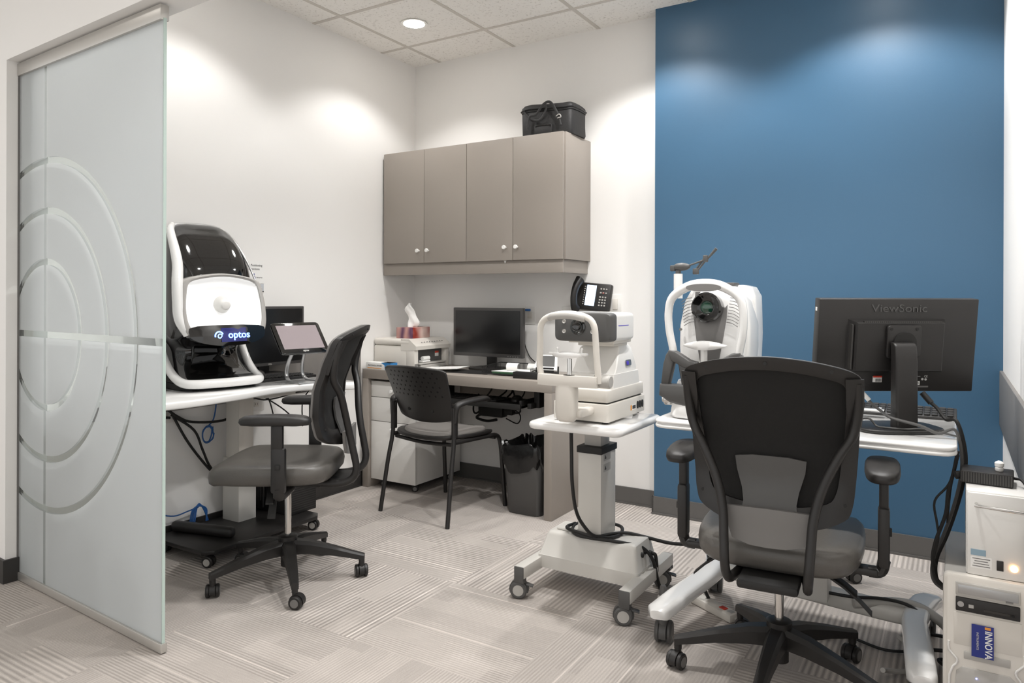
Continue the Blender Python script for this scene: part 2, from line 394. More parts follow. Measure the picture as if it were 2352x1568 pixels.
# front wall with the opening, turned a little
FW = Matrix.Translation((-2.9, 1.518, 0)) @ Matrix.Rotation(R(-3.1), 4, 'Z')
fw = B(); fw.box2((-4.2, -.055, 0), (-.565, .075, ZC)); fw.box2((-.565, -.055, 2.245), (3.5, .075, ZC))
o = struct(fw.build('wall_front', M['wall'])); o.matrix_world = FW
o = struct(B().box2((-4.2, -.067, 0), (-.553, .05, .10)).build('baseboard_front', M['basedark'])); o.matrix_world = FW
struct(B().box2((XL, 1.66, 0), (XL+.010, YB, .10)).box2((XL+.01, 1.66, 0), (XL+.016, YB, .008)).build('baseboard_left', M['basedark']))
struct(B().box2((XL, YB-.010, 0), (-1.475, YB, .10)).box2((XL, YB-.016, 0), (-1.475, YB-.01, .01)).build('baseboard_back', M['base']))
struct(B().box2((-1.472, YA-.010, 0), (XR, YA, .10)).box2((-1.472, YA-.018, 0), (XR, YA-.01, .01)).box2((-1.472, YA-.01, 0), (-1.462, YB-.016, .10)).build('baseboard_accent', M['base']))
struct(B().box2((XR-.01, 1.55, 0), (XR, YA-.02, .10)).build('baseboard_right', M['base']))
struct(B().box2((XL, 1.75, .665), (XL+.014, 3.484, .91), bev=.003).build('trim_1', M['railm']))
struct(B().box2((XR-.014, 1.6, .66), (XR, YA-.002, .908), bev=.003).build('trim_2', M['railm']))

# sliding glass door
dr = struct(bpy.data.objects.new('door_1', None)); COL.objects.link(dr); dr.matrix_world = FW
gp = B().box2((-.245, -.005, -1.035), (.893, .005, 1.120)).build('frosted_pane', M['glass'], dr, (-.316, 0, 1.072), flat=True)
gp['label'] = 'frosted glass pane with clear rings and crosshair'
B().box2((.5785, -.0052, .037), (.5815, .0052, 2.192)).build('glass_edge', M['greenedge'], dr)
B().box2((-.562, -.016, 2.185), (.578, .016, 2.238), bev=.002).build('top_rail', M['alu'], dr)
B().box2((-.562, -.012, 0.004), (.585, .012, .036), bev=.002).build('bottom_rail', M['alu'], dr)
B().box2((-.565, -.012, .036), (-.561, .012, 2.19)).build('jamb_seal', M['mgrey'], dr)

# ------------------------------------------------------------ ceiling downlights
LIGHTS = [(-2.785, 3.392), (-1.40, 3.392), (-.33, 3.392), (-2.785, 2.175), (-1.40, 2.175), (-.33, 2.175),
          (-3.4, .35), (-1.95, .35), (-.35, .35), (-3.4, -1.2), (-1.5, -1.2), (.6, -1.2), (1.6, .4)]
lt = bpy.data.lights.new('downlight', 'SPOT'); lt.energy = SPOT_W; lt.spot_size = R(124); lt.spot_blend = .4; lt.shadow_soft_size = .055; lt.color = (1, .99, .977)
lw = lt.copy(); lw.energy = SPOT_W*.62
l2 = lt.copy(); l2.energy = SPOT_W*2.0
l1 = lt.copy(); l1.energy = SPOT_W*1.55; l1.spot_size = R(128)
lf = bpy.data.lights.new('corridor_fill_light', 'SPOT'); lf.energy = SPOT_FRONT; lf.spot_size = R(150); lf.spot_blend = .5; lf.shadow_soft_size = .08; lf.color = (1, .99, .977)  # out-of-view corridor lamps, added as fill for the camera side
names = ['round white recessed downlight nearest the back left corner of the ceiling', 'recessed downlight in front of the left edge of the blue wall', 'recessed downlight in front of the right part of the blue wall',
         'recessed downlight above the left adjustable table', 'recessed downlight above the middle of the room', 'recessed downlight above the right office chair']
for i, (x, y) in enumerate(LIGHTS):
    t = thing('ceiling_light', names[i] if i < 6 else 'unseen corridor fill light added outside the glass door', 'ceiling light', (x, y, ZC-.003), 0, 'recessed downlights' if i < 6 else 'added corridor fill lights')
    if i == 0:
        a = B().lathe([(.062, -.001), (.083, -.004), (.083, 0.0), (.062, .002)], 40, cap=(False, False)).build('trim_ring', M['white'], t)
        c = B().lathe([(.0635, -.002), (.0635, 0)], 40).build('lamp_diffuser', M['lamp'], t); A0 = (a, c)
    else:
        for q in A0: d = q.copy(); COL.objects.link(d); d.parent = t
    l = bpy.data.objects.new('spot_lamp', (lw if i in (0, 3) else l2 if i > 3 else l1) if i < 6 else lf); COL.objects.link(l); l.parent = t; l.location = (0, 0, -.012)

# ------------------------------------------------------------ castor helper
def castor(parent, x, y, r=.027, ang=0, top=.075, name='castor', wm='black', hub='mgrey', wid=.02, lock=False):
    c = Matrix.Translation((x, y, 0)) @ Matrix.Rotation(ang, 4, 'Z')
    b = B(); P = lambda p: c @ Vector(p)
    b.cyl(P((0, 0, r*1.2)), P((0, 0, top)), r*.42, n=12)
    pts = [(math.cos(a)*r*1.12, r*1.0+math.sin(a)*r*1.12) for a in [math.pi*(k/10) for k in range(-1, 12)]]
    b.loft([[P((r*.35+u*s, sd*wid*.75, z)) for u, z in [(p[0]*s, p[1]) for p in pts]] for s, sd in ((1, -1), (1, 1))] if False else [[P((r*.35+p[0], -wid*.55, p[1])) for p in pts], [P((r*.35+p[0], wid*.55, p[1])) for p in pts]])
    if lock: b.box((0, 0, 0), (.03, wid*1.4, .006), .002, T=c @ Matrix.Translation((-r*.9, 0, r*1.5)) @ Matrix.Rotation(R(-15), 4, 'Y'))
    o = b.build(name, M[wm], parent)
    for sd in (-1, 1):
        wb = B().cyl(P((r*.35, sd*wid*.5, r)), P((r*.35, sd*wid*1.35, r)), r, n=24, bev=r*.15)
        wb.mi = 1; wb.cyl(P((r*.35, sd*wid*1.34, r)), P((r*.35, sd*wid*1.42, r)), r*.62, n=20)
        wb.build('wheel', [M[wm] if wm != 'white' else M['mgrey'], M[hub]], o)
    return o

# ------------------------------------------------------------ office chair (front = local -Y)
def interp(T, z):
    if z <= T[0][0]: return T[0][1]
    for (a, p), (b_, q) in zip(T, T[1:]):
        if z <= b_:
            t = (z-a)/(b_-a); t = t*t*(3-2*t)*.35+t*.65; return p+(q-p)*t
    return T[-1][1]
YP = [(.50, .265), (.56, .235), (.62, .215), (.70, .205), (.80, .215), (.90, .25), (.98, .285), (1.06, .325)]
def bk(x, z, off=0): return (x, interp(YP, z)-.75*x*x+off, z)
def office_chair(name, label, loc, rz, base, R_=.315, aw=.285, pad_in=0, lift=0, back_w=1.0):
    t = thing(name, label, 'chair', loc, rz)
    # five-star base
    b = B()
    b.lathe([(.026, .06), (.030, .062), (.030, .10), (.036, .105), (.040, .19), (.030, .195)], 24)
    for k in range(5):
        a = R(base+72*k-rz); T = Matrix.Rotation(a, 4, 'Z'); rings = []
        for u, zc, hw, hh in ((.02, .145, .030, .030), (.10, .140, .026, .026), (.20, .122, .021, .019), (.29, .100, .017, .014), (R_+.006, .090, .014, .013)):
            rings.append([(u, -hw, zc-hh), (u, hw, zc-hh), (u, hw, zc+hh*.5), (u, hw*.6, zc+hh), (u, -hw*.6, zc+hh), (u, -hw, zc+hh*.5)])
        b.loft(rings, T=T)
        b.cyl(T @ Vector((R_-.006, 0, .062)), T @ Vector((R_-.006, 0, .098)), .013, n=12)
    b.build('star_base', M['black'], t)
    for k in range(5):
        a = R(base+72*k-rz); castor(t, (R_-.006)*math.cos(a), (R_-.006)*math.sin(a), .027, a+R(60+47*k), .078)
    B().cyl((0, 0, .17), (0, 0, .30), .014).cyl((0, 0, .26), (0, 0, .40+lift), .0145).build('gas_lift', M['chrome'], t)['label'] = 'chrome gas lift column'
    # mechanism
    m = B().box((0, .02, .405), (.20, .30, .035), .01).box((0, .06, .385), (.15, .20, .03), .01).lathe([(.03, .36), (.045, .372), (.06, .39)], 20)
    mech = m.box2((-.085, .16, .385), (.085, .30, .412), .01).build('tilt_mechanism', M['blackm'], t)
    for sx in (1, -1):
        for k_, (dx, dz) in enumerate(((.15, -.055), (.19, -.10))):
            B().loft([[(sx*dx*u, .02*k_+.03*u+yy, dz*u*u+.004+zz) for yy, zz in ((-.010-.006*u, -.003), (.010+.006*u, -.003), (.010+.006*u, .004), (-.010-.006*u, .004))] for u in (0, .2, .4, .6, .8, 1)]).build('lever', M['blackm'], mech, (sx*.08, .05 if sx < 0 else -.04, .398))
    # seat
    sb = B()
    def seat(z, k, d=0): return [(x*(1 - .06*max(0, y/.25)), y-.035+d, z - .030*max(0, (-y-.17)/.09)**1.5*(.6+.4*z/.5)) for x, y in sell(.50*k, .52*k, 4.2, 44)]
    sb.loft([seat(.412, .84), seat(.418, .93), seat(.435, .985), seat(.462, 1.0), seat(.482, .985), seat(.494, .94), seat(.499, .8), seat(.496, .5), seat(.494, .2)])
    s_ = sb.build('seat', M['leather'], t, ang=60)
    # backrest
    half = [(0, 1.066), (.09, 1.060), (.17, 1.046), (.232, 1.026), (.252, 1.0), (.251, .95), (.246, .88), (.240, .78), (.234, .70), (.226, .635), (.205, .597), (.12, .566), (0, .555)]
    ih = [(0, 1.028), (.08, 1.023), (.15, 1.010), (.198, .995), (.212, .97), (.211, .93), (.206, .86), (.198, .78), (.190, .71), (.180, .665), (.158, .640), (.09, .625), (0, .622)]
    def full(h): return [(p.x*back_w, p.y) for p in catmull([(x, z, 0) for x, z in h]+[(-x, z, 0) for x, z in h[-2:0:-1]], 4, True)]
    O, I = full(half), full(ih)
    fr = B().ring(O, I, bk, (0, .022, 0)).build('backrest_frame', M['black'], t, ang=50)
    B().ring([(x*.99, z) for x, z in O if z > .98 or 1], [(x*.965, (z-.785)*.985+.785) for x, z in O], lambda x, z: bk(x, z, -.012), (0, .008, 0)).build('edge_trim', M['mgrey'], fr, ang=50)
    for x, z in ((0, 1.048), (.17, 1.030), (-.17, 1.030), (.200, .64), (-.200, .64)):
        B().cyl(Vector(bk(x, z, .022)), Vector(bk(x, z, .0275)), .0055, n=10).build('screw', M['blackm'], fr)
    B().slab([(x*1.02, z) for x, z in I], lambda x, z: bk(x, z, .004), (0, .006, 0)).build('backrest_mesh', M['mesh'], t, ang=60)
    lum = [(-.100, .758), (-.05, .766), (.05, .766), (.100, .758), (.096, .72), (.080, .665), (.074, .63), (.078, .605), (-.078, .605), (-.074, .63), (-.080, .665), (-.096, .72)]
    B().slab(lum, lambda x, z: bk(x, z, .016 + .02*max(0, .66-z)/.08), (0, .008, 0)).build('lumbar_panel', M['dgrey'], t, ang=50)
    brk = [(-.122, .618), (0, .622), (.122, .618), (.116, .57), (.100, .525), (.05, .512), (0, .510), (-.05, .512), (-.100, .525), (-.116, .57)]
    B().slab(brk, lambda x, z: (x, .268-.5*x*x + .06*max(0, .56-z), z), (0, .012, 0)).build('rear_bracket', M['mgrey'], t, ang=50)
    for s in (-1, 1):
        p = [bk(s*.236, 1.0, .020), bk(s*.236, .93, .034), bk(s*.222, .85, .050), (s*.185, .266, .785), (s*.145, .278, .695), (s*.124, .292, .61), (s*.118, .308, .53), (s*.114, .318, .465), (s*.110, .300, .420), (s*.105, .24, .398), (s*.088, .12, .398), (s*.08, .05, .402)]
        B().tube(p, .0135, 12, flat=1.15).build('back_support', M['black'], t, ang=60)
        B().slab([(s*.205, 1.01), (s*.250, 1.01), (s*.250, .93), (s*.243, .87), (s*.212, .87), (s*.205, .93)], lambda x, z: bk(x, z, .018), (0, .016, 0), 2).build('support_socket', M['black'], t)
    # arms
    for s in (-1, 1):
        ar = B().box((s*.215, .0, .412), (.14, .05, .022), .006).tube([(s*.26, 0, .41), (s*aw, 0, .415), (s*(aw+.01), .0, .45)], .022, 10, flat=.8)
        ar.box((s*(aw+.008), 0, .52), (.032, .058, .18), .01).box((s*(aw+.008), -.005, .65), (.026, .048, .14), .008)
        ao = ar.build('armrest', M['black'], t, (0, .045, 0))
        pp = [(x, y) for x, y in sell(.098, .285, 2.8, 30)]
        pb = B(); pb.loft([[(x*k, y*k, z + .004*math.cos(y*12)) for x, y in pp] for k, z in ((.7, 0), (.95, .004), (1, .014), (.98, .028), (.88, .036), (.4, .039))])
        pb.build('arm_pad', M['black'], ao, (s*(aw+.004-pad_in*.02), -.015, .698), (0, 0, R(-s*pad_in*14)), ang=60)
        B().box((s*(aw+.026), .0, .535), (.008, .02, .022), .002).build('adjust_button', M['blackm'], ao)
    if lift:
        for q in t.children:
            if not q.name.startswith(('star_base', 'castor', 'gas_lift')): q.location.z += lift*(.5 if q.name.startswith('armrest') else 1)
    return t
office_chair('office_chair', 'black office chair with grey seat facing the left wall, before the tall black eye scanner', (-2.480, 2.170, 0), -57, -36.4, R_=.325, lift=.045)
office_chair('office_chair', 'large black mesh-back office chair seen from behind, on the right before the blue wall', (-.480, 2.44, 0), 184.5, 198, R_=.325, pad_in=0, aw=.292, back_w=.975)

# ------------------------------------------------------------ side chair
def side_chair():
    t = thing('side_chair', 'black four-legged armchair with perforated plastic back at the taupe desk', 'chair', (-2.53, 3.375, 0), 174)
    for s in (-1, 1):
        B().tube([(s*.262, .262, 0), (s*.248, .215, .30), (s*.240, .19, .43), (s*.235, .175, .62)], .0125, 12).build('leg', M['black'], t)
        B().tube([(s*.240, -.265, 0), (s*.232, -.245, .25), (s*.226, -.232, .38), (s*.222, -.20, .425), (s*.222, -.10, .432), (s*.236, .19, .44)], .0125, 12).build('leg', M['black'], t)
        a = B(); a.tube([(s*.240, .185, .55), (s*.245, .182, .61), (s*.252, .17, .645), (s*.264, .10, .660), (s*.270, 0, .664), (s*.264, -.06, .660), (s*.256, -.085, .648)], .017, 12, flat=.75, rr=lambda u: 1+.25*math.sin(u*3.14))
        a.loft([[(s*(.238+.012*c), .18+.020*d, z) for c, d in sell(2, 2, 3, 14)] for z in (.47, .56, .63)])
        a.build('armrest', M['black'], t, ang=60)
    B().tube([(-.228, .17, .425), (0, .185, .418), (.228, .17, .425)], .011, 10).tube([(-.222, -.19, .415), (.222, -.19, .415)], .011, 10, sm=0).build('seat_rail', M['black'], t)
    sh = lambda k, z, c=0: [(x, y, z+.022*(x/.25)**2 - .035*max(0, (-y-.16)/.08)**2 + .012*max(0, y/.2)) for x, y in sell(.49*k, .47*k, 3.4, 40)]
    B().loft([sh(.9, .425), sh(.98, .43), sh(1, .44), sh(.985, .448), sh(.9, .45), sh(.5, .446)]).build('seat', M['black'], t, ang=60)
    cu = lambda k, z: [(x, y+.0, z+.018*(x/.25)**2 - .03*max(0, (-y-.15)/.08)**2) for x, y in sell(.43*k, .40*k, 3.2, 40)]
    B().loft([cu(.98, .447), cu(1, .455), cu(.985, .468), cu(.93, .475), cu(.6, .477), cu(.2, .476)]).build('seat_cushion', M['seatgrey'], t, ang=60)['label'] = 'grey fabric seat cushion'
    h = [(0, .846), (.12, .842), (.215, .834), (.232, .828), (.236, .81), (.228, .74), (.218, .65), (.210, .585), (.196, .556), (.12, .538), (0, .530)]
    O = [(p.x, p.y) for p in catmull([(x, z, 0) for x, z in h]+[(-x, z, 0) for x, z in h[-2:0:-1]], 4, True)]
    f = lambda x, z: (x, .170+.42*(z-.54)-.80*x*x, z)
    B().slab(O, f, (0, .010, 0), 10).build('backrest', M['perf'], t, ang=60)
    B().tube([f(-.232, .822), f(-.20, .834), f(-.10, .842), f(0, .845), f(.10, .842), f(.20, .834), f(.232, .822)], .010, 10).build('top_lip', M['black'], t)
    for x in (-.09, .09): B().cyl(Vector(f(x, .60))+Vector((0, .008, 0)), Vector(f(x, .60))+Vector((0, .014, 0)), .009, n=14).build('screw_cap', M['blackm'], t)
side_chair()

# ------------------------------------------------------------ desk and what stands under it
dk = thing('desk', 'taupe laminate desk with waterfall side panels along the back wall', 'desk', (-2.585, 3.77, 0))
B().box2((-.70, -.282, .706), (.70, .27, .766), .0015).build('desktop', M['lam'], dk)
for s in (-1, 1): B().box2((s*.70, -.282, 0), (s*.652, .27, .7055), .0015).build('side_panel', M['lam'], dk)
B().box2((-.652, .245, .55), (.652, .262, .7055)).build('back_rail', M['lam'], dk)
kt = B().box2((-.22, -.255, .600), (.49, .02, .615), .002).box2((-.22, -.27, .592), (.49, -.255, .625), .003).box2((.475, -.255, .60), (.49, .02, .645), .002)
kt.box2((.52, -.24, .60), (.545, .0, .63), .002)
for x in (-.20, .53): kt.box2((x, -.18, .60), (x+.035, .0, .706), .002)
kt.build('keyboard_shelf', M['blackm'], dk)
pd = thing('drawer_pedestal', 'white mobile pedestal with three drawers under the left end of the desk', 'drawer unit', (-3.05, 3.76, 0))
B().box2((-.183, -.225, .055), (.183, .235, .688), .002).build('body', M['white'], pd)
for z0, z1, kz in ((.055, .430, .385), (.434, .585, .535), (.589, .690, .632)):
    d = B().box2((-.184, -.245, z0), (.184, -.227, z1), .0015).build('drawer', M['white'], pd)
    B().lathe([(.006, 0), (.006, .012), (.0115, .016), (.0115, .024), (.009, .026)], 18).build('knob', M['gwhite'], d, (0.0, -.245, kz), (R(90), 0, 0))
B().box2((-.16, -.21, .042), (.16, .22, .056)).build('plinth', M['blackm'], pd)
for x in (-.13, .13):
    for y in (-.19, .18): castor(pd, x, y, .02, .6, .05, wid=.014)
def keyboard(name, label, loc, rz, w=.44, d=.14, h=.014, group=None, tilt=4, blk='black'):
    t = thing(name, label, 'keyboard', loc, rz)
    B().box2((-w/2, -d/2, 0), (w/2, d/2, h), .004).build('keyboard_body', M[blk], t, rot=(0, 0, 0))
    k = B()
    for r in range(5):
        n = 18
        for c in range(n):
            x = -w/2+.018+(w-.036)*c/(n-1); y = -d/2+.02+r*(d-.042)/4
            k.box((x, y, h+.003), ((w-.036)/(n-1)*.82, .016, .006), .0015, 1)
    k.build('key_block', M['blackm'], t); return t
keyboard('keyboard', 'black keyboard on the pull-out shelf under the desk', (-2.51, 3.62, .6152), 0)
def mouse(name, label, loc, rz):
    b = B(); b.loft([[(x, y, z+.012*k*(1-abs(y)/.08)) for x, y in sell(.060*w_, .105*w_, 2.5, 26)] for w_, z, k in ((.9, 0, 0), (1, .004, 0), (.99, .012, .4), (.85, .021, 1), (.5, .027, 1), (.15, .029, 1))])
    t = b.build(name, M['black'], None, loc, (0, 0, R(rz)), ang=60); tag(t, label, 'mouse')
    B().cyl((-.004, -.03, .026), (.004, -.03, .026), .008, n=12).build('scroll_wheel', M['dgrey'], t); return t
mouse('computer_mouse', 'black mouse on the pull-out shelf under the desk', (-2.20, 3.64, .6155), 10)
tag(B().tube([(-2.205, 3.69, .625), (-2.23, 3.78, .66), (-2.30, 3.87, .70), (-2.36, 3.96, .70)], .004).tube([(-2.30, 3.68, .625), (-2.33, 3.80, .655), (-2.42, 3.90, .70)], .0055).tube([(-2.35, 3.68, .63), (-2.37, 3.80, .66), (-2.47, 3.90, .70)], .005).tube([(-2.36, 3.70, .60), (-2.34, 3.9, .50), (-2.4, 3.98, .42), (-2.5, 4.0, .44)], .004).build('cable_bundle', M['blackm']), 'black cables draped behind the keyboard shelf under the desk', 'cable')
ps = thing('power_adapter', 'black power adapters hanging with cables on the wall under the desk', 'power adapter', (-2.60, 3.98, .45))
B().box2((-.09, -.03, 0), (.10, .04, .085), .008).box2((.10, -.02, .02), (.17, .03, .06), .008).build('adapter_body', M['blackm'], ps)
for pts_, r_ in (([(-.088, .0, .03), (-.12, -.01, .01), (-.14, -.01, .03), (-.13, -.01, .1), (-.09, -.02, .14)], .006), ([(-.06, 0, .08), (-.05, -.03, .10), (0, -.01, .17), (.02, -.01, .22)], .005), ([(.165, 0, .03), (.22, 0, .05), (.20, -.02, .12), (.17, -.02, .20)], .006), ([(-.08, 0, .01), (-.12, 0, -.02), (-.04, 0, -.035), (.04, 0, -.02)], .009)):
    B().tube(pts_, r_).build('cord', M['blackm'], ps)
tag(B().tube([(-2.14, 3.93, .60), (-2.17, 3.97, .54), (-2.10, 4.01, .47), (-2.04, 4.02, .38), (-2.07, 4.02, .28), (-2.12, 4.02, .20)], .0028).tube([(-2.02, 3.95, .60), (-1.99, 4.0, .50), (-2.02, 4.02, .40), (-2.07, 4.02, .28)], .0028).build('thin_cable', M['black']), 'two thin cables hanging down the wall behind the waste bin', 'cable')

# waste bin
wb = thing('waste_bin', 'dark grey waste bin with black plastic liner inside the right end of the desk', 'waste bin', (-2.085, 3.635, 0), 0)
B().zloft([(0, .205, .24, 0, 6), (.004, .215, .25, 0, 6), (.36, .262, .31, 0, 6), (.385, .266, .315, 0, 6), (.385, .254, .303, 0, 6), (.05, .21, .24, 0, 6)], 40, cap=(True, False)).build('bin_body', M['dgrey'], wb, ang=50)
lb = B(); rings = []
for k, (z, e) in enumerate(((.27, .006), (.30, .012), (.34, .012), (.375, .010), (.40, .006), (.405, -.004), (.37, -.012), (.20, -.016))):
    rings.append([(x+random.uniform(-1, 1)*.004*(k > 0), y+random.uniform(-1, 1)*.004*(k > 0), z+(.018*math.sin(i*.9+k)+.02*math.sin(i*.37) if k < 2 else .010*math.sin(i*1.3)+random.uniform(-.005, .005))) for i, (x, y) in enumerate(sell(.266+2*e-(.385-min(z, .385))*.14, .315+2*e-(.385-min(z, .385))*.16, 6, 64))])
lb.loft(rings, cap=(False, False)).build('bin_liner', M['liner'], wb, ang=30)

# printer (front faces +X)
pr = thing('printer', 'white inkjet all-in-one printer on the left end of the desk, under a tissue box', 'printer', (-3.12, 3.80, .766), 90)
B().box2((-.185, -.10, .0), (.185, .185, .150), .012).box2((-.185, -.165, 0), (-.145, -.09, .150), .008).box2((.145, -.165, 0), (.185, -.09, .150), .008).box2((-.15, -.16, 0), (.15, -.09, .012), .003).build('body', M['cream'], pr)
B().box2((-.187, -.13, .150), (.187, .187, .196), .018, 3).loft([[(x, -.12, .120), (x, -.175, .126), (x, -.178, .150), (x, -.12, .194), (x, -.05, .194), (x, -.05, .12)] for x in (-.186, .186)]).build('scanner_lid', M['cream'], pr)
B().box2((-.146, -.13, .012), (.146, -.098, .122)).build('paper_recess', M['dgrey'], pr)
B().box2((-.142, -.175, .030), (.142, -.10, .040), .002).box2((-.142, -.178, .004), (.142, -.10, .012), .002).box2((-.13, -.172, .012), (.13, -.11, .026), .001).build('paper_tray', M['lgrey'], pr)
B().box2((-.10, -.165, .042), (-.02, -.11, .052), .003).cyl((-.09, -.15, .066), (-.02, -.15, .066), .013).build('rolled_paper', M['paper'], pr)
B().box2((.070, -.1315, .07), (.110, -.1305, .105)).build('sticker', M['paper'], pr); B().box2((.070, -.1325, .092), (.110, -.1314, .105)).build('sticker_band', M['red'], pr)
kb_ = B()
for i in range(9): kb_.box((-.10+.027*i, -.150, .172), (.010, .007, .003), .001, 1, T=Matrix.Translation((0, 0, 0)))
kb_.build('control_buttons', M['dgrey'], pr, (0, -.006, .0015), (0, 0, 0))
B().box2((-.182, -.166, .02), (-.150, -.1645, .036)).build('label_plate', M['mgrey'], pr)
tb = thing('tissue_box', 'purple and red patterned tissue box with a tissue standing out, on the printer', 'tissue box', (-3.09, 3.765, .9622), 4)
B().box2((-.062, -.105, 0), (.062, .105, .072), .002).build('carton', M['tissue'], tb)
ts = B(); rr = []
for k in range(13):
    z = .07+k*.0135; u = k/12
    wd = .030+.010*math.sin(u*5)+.008*math.sin(u*11)-.022*max(0, u-.8)*4*.5; dp = .014+.008*math.sin(u*7+1)
    rr.append([(-.012+wd*math.cos(a)*(1+.25*math.sin(3*a+u*4))+.012*math.sin(u*6)-.01*u, dp*math.sin(a)*(1+.4*math.sin(2*a+u*9)), z) for a in [2*math.pi*i/20 for i in range(20)]])
ts.loft(rr).build('tissue', M['paper'], tb, ang=70)
ab = thing('swab_box', 'small white and blue box of alcohol swabs on the front left corner of the desk', 'box', (-3.165, 3.535, .7662), 0)
B().box2((-.105, -.033, 0), (.105, .033, .045), .0015).build('carton', M['paper'], ab)
B().prism([(.060, 0), (.1055, 0), (.1055, .045), (.025, .045), (.055, .03)], -.0336, .0336, T=Matrix.Rotation(R(90), 4, 'X')).build('blue_end', M['swabblue'], ab)
B().box2((-.09, -.0338, .006), (.03, -.0330, .010)).build('orange_stripe', M['orange'], ab)
text('box_lettering', 'ALCOHOL SWABS', .0145, (-.026, -.0335, .025), FY, M['txt'], ab)

# monitors -----------------------------------------------------------
def monitor(name, label, loc, rz, w, h, zb, bez=.018, base=(.26, .19), tilt=0, lab=None):
    t = thing(name, label, 'monitor', loc, rz)
    b = B().box2((-w/2, -.012, zb), (w/2, .02, zb+h), .004).box2((-w*.36, .02, zb+h*.2), (w*.36, .045, zb+h*.8), .01)
    hs = b.build('housing', M['bezel'], t)
    B().box2((-w/2+bez, -.0125, zb+bez*1.25), (w/2-bez, -.0115, zb+h-bez), .0003).build('screen', M['screen'], t)
    B().box2((-.035, .035, .012), (.035, .06, zb+h*.5), .006).build('stand_neck', M['black'], t)
    B().prism(sell(base[0], base[1], 5, 32, 0, .03), 0, .014, .004).build('stand_base', M['black'], t)
    if lab: text('maker_lettering', lab, .011, (0, -.0137, zb+bez*.6), FY, M['lgrey'], t)
    return t
mm = monitor('monitor', 'black widescreen monitor standing on the desk beside the printer', (-2.562, 3.875, .7665), 0, .535, .315, .085)
for i in range(5): B().box((.16+.018*i, -.0126, .093), (.008, .002, .004), .0005).build('control_button', M['mgrey'], mm)
monitor('monitor', 'black monitor behind the eye scanner, by the left wall', (-3.205, 2.665, .8002), 88, .47, .325, .055, .014, base=(.22, .13), lab='DELL')
tag(B().slab([(-.15, -.11), (.15, -.11), (.15, .11), (-.15, .11)], lambda x, y: (x, y, .004+.9*max(0, x-.02)**2+.6*max(0, -y-.05)**2), (0, 0, .0006), 8).build('paper_sheet', M['paper'], None, (-2.80, 3.70, .768), (0, 0, R(14))), 'printed white sheet lying on the desk in front of the monitor', 'paper')
tag(B().box2((-.14, -.09, 0), (.14, .09, .004), .001).build('desk_mat', M['blackm'], None, (-2.56, 3.70, .7662), (0, 0, R(8))), 'flat black mat on the desk below the monitor', 'mat')

# wire tray with papers
wt = thing('letter_tray', 'black wire letter tray with green folder and papers on the desk', 'letter tray', (-2.27, 3.735, .7664), 3)
wr = B(); W_, D_ = .165, .115
for z in (.008, .058): wr.tube([(-W_, -D_, .008 if z < .02 else .05), (-W_, D_, z), (W_*.98, D_, z), (W_*.98, -D_, .008 if z < .02 else .03)], .003, 8, sm=0)
wr.tube([(-W_, -D_, .008), (W_, -D_, .008)], .003, 8, sm=0)
for i in range(26):
    y = -D_+2*D_*i/25
    for x in (-W_, W_*.98): wr.cyl((x, y, .006), (x, y, .052), .0014, n=5)
for i in range(36):
    x = -W_+2*W_*i/35; wr.cyl((x, D_, .006), (x, D_, .058), .0014, n=5); wr.cyl((x, -D_, .007), (x, D_, .007), .0012, n=5)
wr.build('wire_frame', M['blackm'], wt)
tag(B().box2((-.115, -.105, 0), (.135, .09, .012), .003).build('folder', M['greenf'], None, (-2.26, 3.735, .7765), (0, 0, R(3))), 'dark green folder inside the wire letter tray', 'folder')
cp = B(); q = [(-.10, .0), (0, .0), (.06, .001)]
prof = [(.05*math.cos(a)*.5-.02, .024+.024*math.sin(a)) for a in [R(60+20*k) for k in range(11)]]
cp.loft([[(x0, .0+p[0], p[1]) for p in prof]+[(x0, .0+p[0]*.97, p[1]+.0007) for p in prof[::-1]] for x0 in (-.045, .03)])
cp.prism([(-.12, -.09), (.13, -.085), (.125, .07), (-.05, .075)], 0, .003)
tag(cp.build('curled_paper', M['paper'], None, (-2.26, 3.725, .7895), (0, 0, R(6))), 'white curled receipt paper lying on the green folder', 'paper')
tag(B().cyl((-.045, 0, .0), (.045, 0, .0), .03, n=30, bev=.002).build('paper_roll', M['paper'], None, (-2.20, 3.86, .797), (0, 0, R(5))), 'white receipt paper roll behind the wire tray', 'paper roll')
tag(B().box2((-.085, -.022, 0), (.085, .022, .038), .003).build('black_box', M['blackm'], None, (-2.09, 3.575, .7664), (0, 0, R(4))), 'small flat black box at the front edge of the desk', 'box')
tm = thing('card_terminal', 'white-rimmed card terminal with grey screen at the right end of the desk', 'card terminal', (-2.085, 3.80, .7664), 12)
B().loft([[(x, y, z) for x, y in ((-.055, -.05), (.055, -.05), (.06, .05), (-.06, .05))] for z in (0, .05)]).build('terminal_body', M['blackm'], tm)
TT = Matrix.Translation((0, -.012, .075)) @ Matrix.Rotation(R(52), 4, 'X')
B().prism([(-.075, -.055), (.075, -.055), (.060, .055), (-.060, .055)], -.008, .008, .004, T=TT).build('bezel', M['gwhite'], tm)
B().prism([(-.056, -.030), (.056, -.030), (.047, .044), (-.047, .044)], .0078, .0092, T=TT).build('terminal_screen', M['dgrey'], tm)

